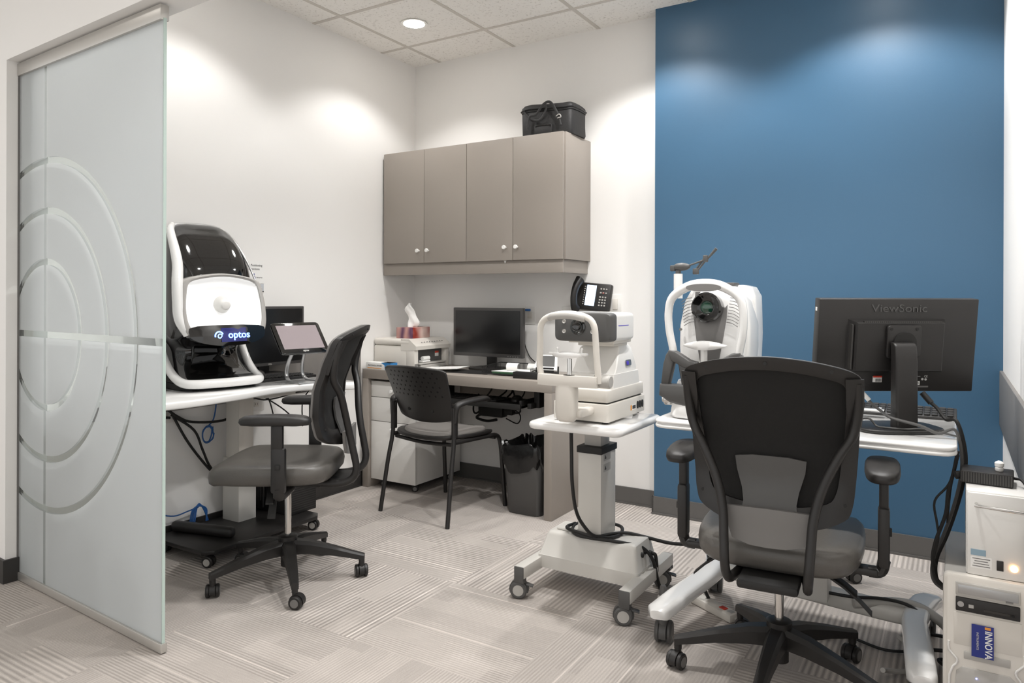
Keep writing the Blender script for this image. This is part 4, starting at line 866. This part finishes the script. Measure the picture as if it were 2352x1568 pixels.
# ------------------------------------------------------------ right instrument table
r2 = thing('instrument_table', 'long white instrument table with splayed white feet before the blue wall', 'table', (-.475, 2.77, 0))
tp = roundrect(-.445, -.32, .485, .35, .05)
B().prism(tp, .770, .783, .005).prism([(x*.985, y*.985) for x, y in tp], .780, .788, .001).prism(tp, .786, .800, .006).build('tabletop', M['gwhite'], r2, ang=50)
B().box2((.0, -.04, .16), (.10, .06, .77), .008).build('column', M['wmetal'], r2)
bm = B()
def beam(path, ws, hs):
    rg = []; P = [Vector(p) for p in path]
    for i, p in enumerate(P):
        t = (P[min(i+1, len(P)-1)]-P[max(i-1, 0)]).normalized(); n = Vector((-t.y, t.x, 0)).normalized(); w_, h_ = ws[i], hs[i]
        rg.append([tuple(p+n*u*w_/2+Vector((0, 0, v*h_/2))) for u, v in [(math.copysign(abs(math.cos(a))**.6, math.cos(a)), math.copysign(abs(math.sin(a))**.6, math.sin(a))) for a in [2*math.pi*k/20 for k in range(20)]]])
    return rg
bm.loft(beam([(-.345, .13, .150), (-.30, .125, .152), (-.15, .11, .150), (.10, .09, .142), (.25, .085, .134), (.37, .09, .125)], [.05, .075, .085, .085, .08, .07], [.05, .055, .06, .06, .06, .055]))
bm.build('cross_beam', M['wmetal'], r2, ang=60)
for nm, pth in (('left', [(-.40, -.375, .130), (-.405, -.35, .130), (-.385, -.20, .135), (-.345, .0, .148), (-.33, .09, .158), (-.355, .18, .158), (-.375, .24, .150), (-.378, .265, .150)]), ('right', [(.40, -.375, .125), (.398, -.35, .125), (.385, -.20, .128), (.365, .0, .134), (.37, .12, .140), (.385, .22, .135), (.405, .28, .13), (.41, .30, .13)])):
    B().loft(beam(pth, [.05, .082, .085, .08, .085, .085, .08, .05], [.03, .05, .055, .055, .055, .05, .045, .03])).build('foot_beam', M['gwhite'], r2, ang=60)
for x, y in ((-.405, -.30), (-.375, .24), (.395, -.31), (.39, .27)): castor(r2, x, y, .040, R(100), .11, wm='dgrey', hub='mgrey', wid=.022, lock=y > 0)
jb = thing('control_box', 'pale grey box with a printed label on the cross beam of the right table', 'control box', (-.45, 2.77, .175))
B().box2((-.035, -.03, 0), (.035, .03, .09), .006).build('box_body', M['cream'], jb); B().box2((-.030, -.0308, .01), (.030, -.030, .075)).build('label_sheet', M['paper'], jb)
for k in range(5): B().box((0, -.0310, .02+.010*k), (.044-.006*(k % 2), .0004, .003)).build('print_line', M['mgrey'], jb)
c = B(); c.tube([(-.40, 2.76, .19), (-.30, 2.78, .185), (-.22, 2.83, .18), (-.14, 2.85, .17), (-.08, 2.82, .15)], .006, 8); tag(c.build('power_cable', M['blackm']), 'black cable running along the cross beam of the right table', 'cable')
c = B(); c.tube([(-.30, 2.80, .155), (-.18, 2.86, .165), (-.10, 2.87, .16), (-.03, 2.85, .13), (.0, 2.84, .10)], .017, 10); tag(c.build('cable_conduit', M['lgrey']), 'ribbed grey cable conduit over the right end of the cross beam', 'conduit')
st = thing('power_strip', 'white power strip with an orange switch on the floor under the right table', 'power strip', (-.80, 2.83, .0), -30)
B().box2((-.11, -.028, 0), (.11, .028, .032), .008).build('strip_body', M['cream'], st); B().box2((.035, -.012, .032), (.065, .010, .036), .002).build('switch', M['red'], st)
B().box2((.075, -.010, .032), (.098, .012, .0335)).build('label_patch', M['lgrey'], st); B().tube([(.11, 0, .015), (.15, .0, .012), (.20, .01, .008)], .006, 8).build('cord', M['lgrey'], st)
c = B(); c.tube([(-.19, 2.57, .05), (-.18, 2.62, .03), (-.14, 2.66, .02), (-.09, 2.70, .025), (-.10, 2.74, .06), (-.16, 2.76, .09)], .008, 8); tag(c.build('grey_cable', M['lgrey']), 'thick grey cable curving on the carpet by the right foot of the table', 'cable')
c = B()
c.tube([(-.55, 2.84, .008), (-.42, 2.80, .008), (-.33, 2.86, .008), (-.20, 2.82, .008), (-.08, 2.88, .01)], .005, 8)
c.tube([(-.06, 2.76, .12), (.0, 2.74, .13), (.06, 2.76, .11)], .006, 8); c.tube([(-.09, 2.70, .09), (-.02, 2.68, .11), (.06, 2.70, .12)], .006, 8); c.tube([(-.03, 2.62, .008), (.0, 2.68, .04), (-.04, 2.74, .05), (.03, 2.80, .03)], .006, 8)
tag(c.build('cable_bundle', M['blackm']), 'tangle of cables on the floor between the right table and the white computer', 'cable')
# fundus camera -------------------------------------------------------
fc = thing('fundus_camera', 'white eye camera with round black lens, chin rest and grey handles on the right table', 'eye camera', (-.755, 2.69, .8005))
def fr2(z, w_, y0, y1, cx=0, e=5): return [(x, y, z) for x, y in sell(w_, y1-y0, e, 44, cx, (y0+y1)/2)]
B().loft([fr2(.003, .25, -.19, .12), fr2(.012, .262, -.195, .125), fr2(.09, .25, -.17, .12), fr2(.13, .235, -.14, .115)]).build('base', M['gwhite'], fc, ang=50)
B().loft([fr2(.12, .24, -.08, .13), fr2(.25, .262, -.075, .14), fr2(.33, .262, -.07, .14), fr2(.42, .235, -.06, .13, 0, 4), fr2(.462, .19, -.045, .11, 0, 4), fr2(.475, .14, -.02, .09)]).build('front_shell', M['gwhite'], fc, ang=50)
B().loft([fr2(.10, .18, .08, .20, .030, 7), fr2(.30, .195, .07, .205, .030, 7), fr2(.44, .19, .05, .20, .030, 7), fr2(.474, .16, .06, .18, .030, 6), fr2(.482, .10, .08, .16, .030, 6)]).build('rear_shell', M['gwhite'], fc, ang=50)
B().box2((.0, .02, .470), (.06, .10, .490), .006).build('top_cap', M['dgrey'], fc)
strip = [(-.062, .455), (.062, .455), (.060, .36), (.045, .26), (.028, .17), (.02, .10), (-.02, .10), (-.028, .17), (-.045, .26), (-.060, .36)]
B().slab(strip, lambda x, z: (x-.005, -.080+.035*max(0, z-.34)/.12+.02*max(0, .2-z), z), (0, .02, 0), 3).build('centre_panel', M['mgrey'], fc)['label'] = 'grey centre panel'
B().lathe([(.053, 0), (.055, .02), (.055, .042), (.050, .048), (.042, .044), (.030, .034), (.023, .032)], 40).build('lens_barrel', M['gblack'], fc, (-.010, -.062, .398), (R(90), 0, 0), ang=30)
B().lathe([(.023, .034), (.016, .039), (.005, .041)], 30).build('lens_glass', M['lensg'], fc, (-.010, -.062, .398), (R(90), 0, 0))
for s in (-1, 1):
    v = B()
    for k in range(9):
        a = R(10+5*k); v.tube([(s*(.090+.020*u_-.0015*k), -.0765-.0008*k+.028*max(0, .10+.020*u_-.092), .425-.011*k+.004*(1-abs(u_))-(.008*u_)) for u_ in (-1, 0, 1)], .0014, 5)
    v.build('vent_slots', M['mgrey'], fc)
    B().cyl((s*.112, -.074, .315), (s*.112, -.082, .315), .005, n=12).build('screw', M['mgrey'], fc)
arch = [(-.118, -.15, .195), (-.116, -.15, .24), (-.130, -.15, .31), (-.134, -.15, .38), (-.118, -.15, .435), (-.06, -.15, .473), (0, -.15, .482), (.06, -.15, .473), (.118, -.15, .435), (.134, -.15, .38), (.132, -.15, .31), (.120, -.15, .24), (.120, -.15, .195)]
B().tube(arch, .0135, 14, flat=1.25, rr=lambda t: 1+.35*math.exp(-((t-.5)/.16)**2)).build('head_arch', M['gwhite'], fc, ang=70)
B().prism(sell(.125, .026, 2.2, 30), 0, .006, T=Matrix.Translation((0, -.168, .468)) @ Matrix.Rotation(R(84), 4, 'X')).build('forehead_pad', M['mgrey'], fc)
# grey handles framework
def yprism(poly, y0, y1, bev=.006): return B().prism(poly, -y1, -y0, bev, T=Matrix.Rotation(R(90), 4, 'X'))
for s in (-1, 1):
    yprism([(s*x, z) for x, z in ((.128, .240), (.100, .238), (.106, .200), (.126, .115), (.156, .112), (.148, .19), (.138, .225))], -.172, -.138).build('grip', M['dgrey'], fc, ang=50)
    yprism([(s*x, z) for x, z in ((.094, .205), (.058, .200), (.048, .112), (.078, .112))], -.170, -.140).build('inner_strut', M['dgrey'], fc, ang=50)
yprism([(-.128, .242), (-.10, .240), (-.05, .210), (0, .198), (.05, .210), (.10, .240), (.128, .242), (.118, .205), (.07, .182), (.0, .166), (-.07, .182), (-.118, .205)], -.176, -.140).build('grip_bridge', M['dgrey'], fc, ang=50)
yprism([(-.157, .120), (.157, .120), (.160, .078), (.12, .055), (.0, .030), (-.12, .055), (-.160, .078)], -.185, -.13, .01).build('grip_block', M['dgrey'], fc, ang=50)
B().cyl((0, -.16, .19), (0, -.16, .205), .018).cyl((0, -.16, .205), (0, -.16, .25), .012).build('chin_post', M['gwhite'], fc)
cu_ = B(); cu_.loft([[(x, -.16-.028*math.sin(math.pi*(x+.075)/.15)+dy, .262+zz*(.15+.85*math.cos(x*20))) for dy, zz in ((-.003, .0), (.0, .016), (.03, .018), (.034, .002), (.02, -.016), (.0, -.014))] for x in [-.075+.0125*k for k in range(13)]])
cu_.build('chin_cup', M['gwhite'], fc, ang=70)
B().cyl((-.165, -.10, .055), (-.135, -.10, .055), .022, n=24, bev=.004).cyl((-.172, -.10, .055), (-.165, -.10, .055), .012).build('side_knob', M['chrome'], fc)
fa = B().cyl((-.125, -.07, .43), (-.125, -.07, .522), .0165, n=20).build('lamp_post', M['gwhite'], fc)
B().cyl((-.125, -.07, .522), (-.125, -.07, .535), .010).sphere((-.112, -.07, .548), (.034, .016, .015), 16).box((-.145, -.07, .543), (.02, .02, .022), .004).cyl((-.085, -.07, .552), (-.03, -.07, .570), .0035).box((-.022, -.07, .576), (.018, .016, .026), .004).cyl((-.022, -.07, .57), (-.052, -.07, .532), .0035).cyl((-.030, -.068, .575), (-.060, -.068, .535), .0035).box((-.058, -.07, .530), (.022, .016, .022), .004).cyl((-.015, -.07, .575), (.018, -.07, .612), .0035, .006).build('fixation_lamp', M['dgrey'], fc)['label'] = 'jointed dark fixation lamp arm'

# right monitor seen from behind (back = local -Y)
mr = thing('monitor', 'large black monitor seen from behind on the right table', 'monitor', (-.165, 2.720, .8004), 33)
mb = B(); mb.box2((-.2675, -.006, .120), (.2675, .032, .432), .004)
mh = mb.build('housing', M['black'], mr)
B().loft([[(x, y, z) for x, z in ((-.158*k-.003, .276-.085*k), (.150*k-.003, .276-.085*k), (.150*k-.003, .276+.085*k), (-.158*k-.003, .276+.085*k))] for y, k in ((-.004, 1.06), (-.034, .95), (-.036, .93))]).build('rear_bulge', M['black'], mh, ang=20)
B().box2((-.130, -.0345, .356), (.130, -.028, .362)).box2((-.166, -.030, .20), (-.160, -.012, .35)).build('vent_band', M['ribx'], mh)
B().prism(roundrect(-.052, -.055, .062, .055, .012), 0, .012, .003, T=Matrix.Translation((-.005, -.036, .295)) @ Matrix.Rotation(R(90), 4, 'X')).build('mount_plate', M['black'], mh, ang=40)
for x in (-.045, .04):
    B().cyl((x, -.048, .338), (x, -.0495, .338), .005, n=10).build('screw', M['blackm'], mh)
B().cyl((0, -.046, .29), (0, -.054, .29), .038, n=36).build('swivel_disc', M['blackm'], mh)
sn = B(); sn.loft([[(x-.014, y, z) for x, y in roundrect(-.036, y0, .036, y1, .008)] for z, y0, y1 in ((.012, -.095, -.05), (.10, -.093, -.052), (.235, -.092, -.054), (.275, -.088, -.052), (.286, -.080, -.05), (.289, -.070, -.05))])
sn.box2((-.028, -.06, .26), (.028, -.045, .285), .004).build('stand_neck', M['black'], mr, ang=40)
B().prism(sell(.275, .20, 3.2, 40, -.02, -.03), 0, .014, .006).build('stand_base', M['black'], mr, ang=60)
text('maker_lettering', 'ViewSonic', .036, (.0, -.0068, .400), FY, M['embossed'], mh, ext=.0016, sx=1.25)
B().box2((-.075, -.0085, .152), (-.045, -.006, .172)).build('barcode_sticker', M['paper'], mh)
B().box2((-.075, -.0090, .168), (-.045, -.0084, .174)).build('sticker_band', M['red'], mh)
bc = B()
for k in range(7): bc.box((-.066+.003*k, -.0088, .159), (.0012+.0008*(k % 2), .0008, .010))
bc.build('barcode_bars', M['txt'], mh)
B().box2((.053, -.0075, .142), (.085, -.006, .155)).build('serial_sticker', M['paper'], mh); text('serial_print', '12850W1', .007, (.069, -.0078, .1485), FY, M['txt'], mh)
text('rating_print', 'FC', .009, (.050, -.0066, .160), FY, M['txtw'], mh); text('rating_print', 'CE', .010, (.105, -.0066, .171), FY, M['txtw'], mh)
text('rating_print', 'TCO ViewSonic', .005, (.070, -.0066, .172), FY, M['txtw'], mh)
B().cyl((.094, -.006, .162), (.094, -.0066, .162), .004, n=14).cyl((.105, -.006, .161), (.105, -.0066, .161), .004, n=14).build('rating_marks', M['txtw'], mh)
B().box2((-.2690, .01, .39), (-.2670, .02, .402)).build('side_tag', M['paper'], mh)
B().box2((.052, -.0068, .134), (.115, -.006, .139)).build('rating_line', M['mgrey'], mh)
PV = Vector((0, 0, .28))
for v in mh.data.vertices: v.co -= PV
mh.location = PV; mh.rotation_euler = (R(6.5), 0, 0)
for q in mh.children: q.location = Vector(q.location)-PV
kb2 = thing('keyboard', 'black keyboard propped at the back of the right table behind the monitor', 'keyboard', (-.19, 3.03, .801), 0)
B().box((0, 0, .016), (.40, .085, .014), .004, T=Matrix.Rotation(R(18), 4, 'X')).build('keyboard_body', M['black'], kb2)
k_ = B()
for r in range(4):
    for c_ in range(16): k_.box((-.18+.024*c_, -.028+.018*r, .026), (.019, .014, .005), .0015, 1, T=Matrix.Rotation(R(18), 4, 'X'))
k_.build('key_block', M['blackm'], kb2)
tag(B().box2((-.13, -.02, 0), (.02, .02, .006), .002).box2((.0, -.012, .0), (.012, .012, .012)).build('white_bracket', M['gwhite'], None, (-.235, 2.93, .823), (0, 0, 0)), 'thin white bar lying on the keyboard behind the monitor', 'bar')
c = B(); c.tube([(-.30, 2.69, .975), (-.275, 2.68, .93), (-.235, 2.67, .885), (-.205, 2.66, .862), (-.17, 2.60, .85), (-.09, 2.585, .835), (-.04, 2.59, .815), (-0.001, 2.600, 0.831), (0.015, 2.600, 0.799), (0.022, 2.600, 0.733), (0.016, 2.600, 0.666), (-0.002, 2.600, 0.583), (-0.027, 2.600, 0.498), (-0.050, 2.600, 0.433), (-0.057, 2.600, 0.384), (-0.050, 2.600, 0.351), (-0.028, 2.600, 0.333)], .0048, 8)
c.mi = 1; c.cyl((-.272, 2.678, .927), (-.240, 2.671, .892), .0075, n=12)
tag(c.build('video_cable', [M['dgrey'], M['paper']]), 'grey cable with a white tag looping from the right monitor to the floor', 'cable')
c = B(); c.cyl((-.088, 2.70, .925), (-.062, 2.69, .895), .0095, n=12); c.tube([(-.062, 2.69, .895), (-.045, 2.685, .88), (-.02, 2.66, .85), (0.006, 2.630, 0.854), (0.025, 2.630, 0.795), (0.032, 2.630, 0.729), (0.025, 2.630, 0.660), (0.007, 2.630, 0.577), (-0.018, 2.630, 0.491), (-0.042, 2.630, 0.425), (-0.048, 2.630, 0.376), (-0.039, 2.630, 0.337), (-0.020, 2.630, 0.319)], .0058, 8)
tag(c.build('power_cable', M['blackm']), 'black power cable plugged into the right monitor and hanging over the table end', 'cable')
c = B()
c.tube([(0.011, 2.560, 0.772), (-0.000, 2.560, 0.705), (-0.014, 2.560, 0.644), (-0.020, 2.560, 0.577), (-0.045, 2.560, 0.493), (-0.054, 2.560, 0.437), (-0.049, 2.560, 0.385), (-0.026, 2.560, 0.356)], .0052, 8)
c.tube([(0.013, 2.560, 0.760), (-0.011, 2.560, 0.671), (-0.049, 2.560, 0.612), (-0.043, 2.560, 0.546), (-0.039, 2.560, 0.500), (-0.051, 2.560, 0.438), (-0.045, 2.560, 0.413)], .0034, 8)
c.tube([(0.009, 2.570, 0.737), (-0.005, 2.570, 0.669), (-0.011, 2.570, 0.615), (-0.016, 2.570, 0.548)], .003, 8)
tag(c.build('cable_bundle', M['blackm']), 'black cables hanging from the right end of the right table', 'cable')
c = B(); c.tube([(-.30, 2.63, .822), (-.24, 2.62, .84), (-.215, 2.62, .818), (-.19, 2.60, .8175), (-.13, 2.60, .8175), (-.09, 2.63, .8175), (-.04, 2.66, .808), (.01, 2.62, .806)], .0032, 8)
tag(c.build('thin_cable', M['dgrey']), 'thin dark cable wound round the foot of the right monitor stand', 'cable')

# ------------------------------------------------------------ stool behind the right table
sl = thing('patient_stool', 'black stool on castors behind the right table, mostly hidden by the mesh-back chair', 'stool', (-.62, 3.52, 0))
b = B().lathe([(.03, .07), (.035, .12), (.028, .16)], 20)
for k in range(5):
    a = R(20-18+72*k) if 0 else R(-18+72*k); T = Matrix.Rotation(a, 4, 'Z'); b.loft([[(u_, -hw, zc-hh), (u_, hw, zc-hh), (u_, hw*.7, zc+hh), (u_, -hw*.7, zc+hh)] for u_, zc, hw, hh in ((.02, .13, .028, .022), (.15, .125, .024, .02), (.26, .098, .02, .015))], T=T)
b.build('star_base', M['mgrey'], sl)
for k in range(5): a = R(-18+72*k); castor(sl, .255*math.cos(a), .255*math.sin(a), .027, a+1, .085)
B().cyl((0, 0, .15), (0, 0, .40), .02).build('gas_lift', M['black'], sl); B().lathe([(.10, .395), (.175, .40), (.185, .42), (.182, .45), (.16, .462), (.05, .466)], 36).build('seat', M['leather'], sl, ang=60)

# ------------------------------------------------------------ white computer, light source box, adapter
tw = thing('computer_tower', 'white computer tower with blue card and drive bays by the right wall', 'computer', (.078, 2.40, 0))
B().box2((-.100, .02, .0), (.100, .46, .447), .006).build('case', M['lgrey'], tw)
B().prism(roundrect(-.103, 0, .103, .452, .016), 0, .03, .008, T=Matrix.Translation((0, .030, 0)) @ Matrix.Rotation(R(90), 4, 'X')).build('front_fascia', M['cream'], tw, ang=40)
dv = B().box2((-.072, -.006, .395), (.078, .002, .432), .002).build('optical_drive', M['lgrey'], tw); B().box2((-.066, -.0075, .402), (.074, -.006, .426), .001).build('drive_tray', M['silver'], dv); B().box2((.045, -.0085, .398), (.062, -.0068, .402)).build('eject_button', M['mgrey'], dv)
dv = B().box2((-.072, -.007, .352), (.078, .002, .390), .002).build('card_drive', M['black'], tw); B().cyl((-.060, -.007, .372), (-.060, -.009, .372), .008, n=18).build('round_button', M['silver'], dv); B().box((-.035, -.0075, .370), (.012, .001, .009)).build('sticker', M['lgrey'], dv); B().box((.03, -.0075, .365), (.07, .001, .006)).build('drive_slot', M['gblack'], dv)
B().box2((-.076, -.002, .255), (.082, .0005, .345), .0005).build('bay_cover', M['cream'], tw)
B().box2((-.052, -.003, .218), (.056, -.0002, .240), .001).build('floppy_slot', M['lgrey'], tw)
lp = [(-.070, .18), (-.055, .195), (.055, .195), (.072, .18), (.078, .10), (.078, 0.0), (-.076, 0.0), (-.076, .10)]
B().prism([(x, z) for x, z in lp], 0, .004, .001, T=Matrix.Translation((0, .0005, .0)) @ Matrix.Rotation(R(90), 4, 'X')).build('lower_panel', M['lgrey'], tw)
for s in (-1, 1): B().tube([(s*.088, -.001, .26), (s*.088, -.002, .235), (s*.070, -.003, .215), (s*.070, -.003, .20), (s*.086, -.002, .165), (s*.088, -.001, .02)], .003, 8, sm=2).build('fascia_rib', M['white'], tw)
B().lathe([(.011, 0), (.011, .004), (.007, .005)], 24).build('power_light', M['ledblue'], tw, (-.002, -.003, .145), (R(90), 0, 0)); B().lathe([(.018, 0), (.017, .0035), (.012, .004)], 28, cap=(False, False)).build('power_ring', M['silver'], tw, (-.002, -.003, .145), (R(90), 0, 0))
for x, z in ((.018, .163), (-.022, .170), (.026, .128), (-.030, .128)): B().box((x, -.004, z), (.003, .001, .003)).build('light_dot', M['ledblue'], tw)
ic = thing('business_card', 'royal blue business card standing upright on the front of the white computer', 'card', (.070, 2.3915, .278), 0)
B().box2((-.026, -.001, -.045), (.026, 0, .045)).build('card_sheet', M['cardblue'], ic)
text('card_lettering', 'INNOVA', .024, (.013, -.0012, -.006), (R(90), R(90), 0), M['paper'], ic, bold=.0004, sx=.82)
text('card_lettering', 'INSTRUMENTS', .0075, (-.012, -.0012, .0), (R(90), R(90), 0), M['txtw'], ic)
B().box((.012, -.0012, .039), (.014, .0004, .007)).build('card_mark', M['orange'], ic)
lbx = thing('light_source_box', 'white metal box with front handle and glowing orange lamp on the white computer', 'light source', (.113, 2.43, .449))
B().box2((-.082, -.002, .004), (.072, .21, .238), .002).build('box_body', M['white'], lbx)
B().box2((-.079, -.012, .004), (.069, -.002, .235), .002).build('front_plate', M['white'], lbx)
B().box2((-.075, -.0, .0), (.065, .2, .005)).build('rubber_foot', M['blackm'], lbx)
B().tube([(-.058, -.012, .205), (-.058, -.036, .205), (-.052, -.040, .205), (.050, -.040, .201), (.056, -.036, .201), (.056, -.012, .201)], .0045, 10, sm=2).build('handle', M['chrome'], lbx)
B().box2((-.010, -.0145, .026), (.006, -.012, .054), .001).build('rocker_switch', M['black'], lbx)
B().lathe([(.0095, 0), (.0095, .004), (.0065, .006)], 20).build('pilot_lamp', M['ledorange'], lbx, (.030, -.012, .038), (R(90), 0, 0)); B().box((-.053, -.0125, .068), (.036, .001, .017)).build('blue_label', mat('pale_blue_label', (140, 165, 180), .4), lbx)
B().box((-.046, -.0124, .040), (.050, .0008, .032)).build('white_label', M['paper'], lbx)
for k in range(4): B().box((-.046, -.0129, .030+.007*k), (.042-.005*(k % 3), .0004, .0022)).build('print_line', M['mgrey'], lbx)
vt = B()
for k in range(6): vt.box((-.03+.012*k, .13, .2385), (.004, .06, .0008))
vt.build('top_vents', M['lgrey'], lbx)
ad = thing('power_adapter', 'black ribbed power adapter lying on the white metal box', 'power adapter', (.095, 2.56, .6885), -4)
B().box2((-.075, -.048, 0), (.055, .05, .036), .004).build('adapter_body', M['black'], ad)
B().box2((-.074, -.0490, .003), (.054, -.0478, .033)).build('ribbed_side', M['ribx'], ad)
B().cyl((-.076, -.03, .018), (-.088, -.035, .016), .012, n=14).build('cord_end', M['blackm'], ad)
B().tube([(.055, 0, .02), (.075, -.02, .02), (.088, -.07, .0), (.09, -.13, -.06), (.09, -.17, -.2)], .004, 8).build('cord', M['blackm'], ad)
tag(B().lathe([(.009, 0), (.011, .004), (.011, .010), (.009, .012), (.0115, .014), (.012, .024), (.009, .027), (.004, .030)], 20).build('white_bottle', M['paper'], None, (.115, 2.56, .7248), ang=30), 'tiny white dropper bottle standing on the black adapter', 'bottle')
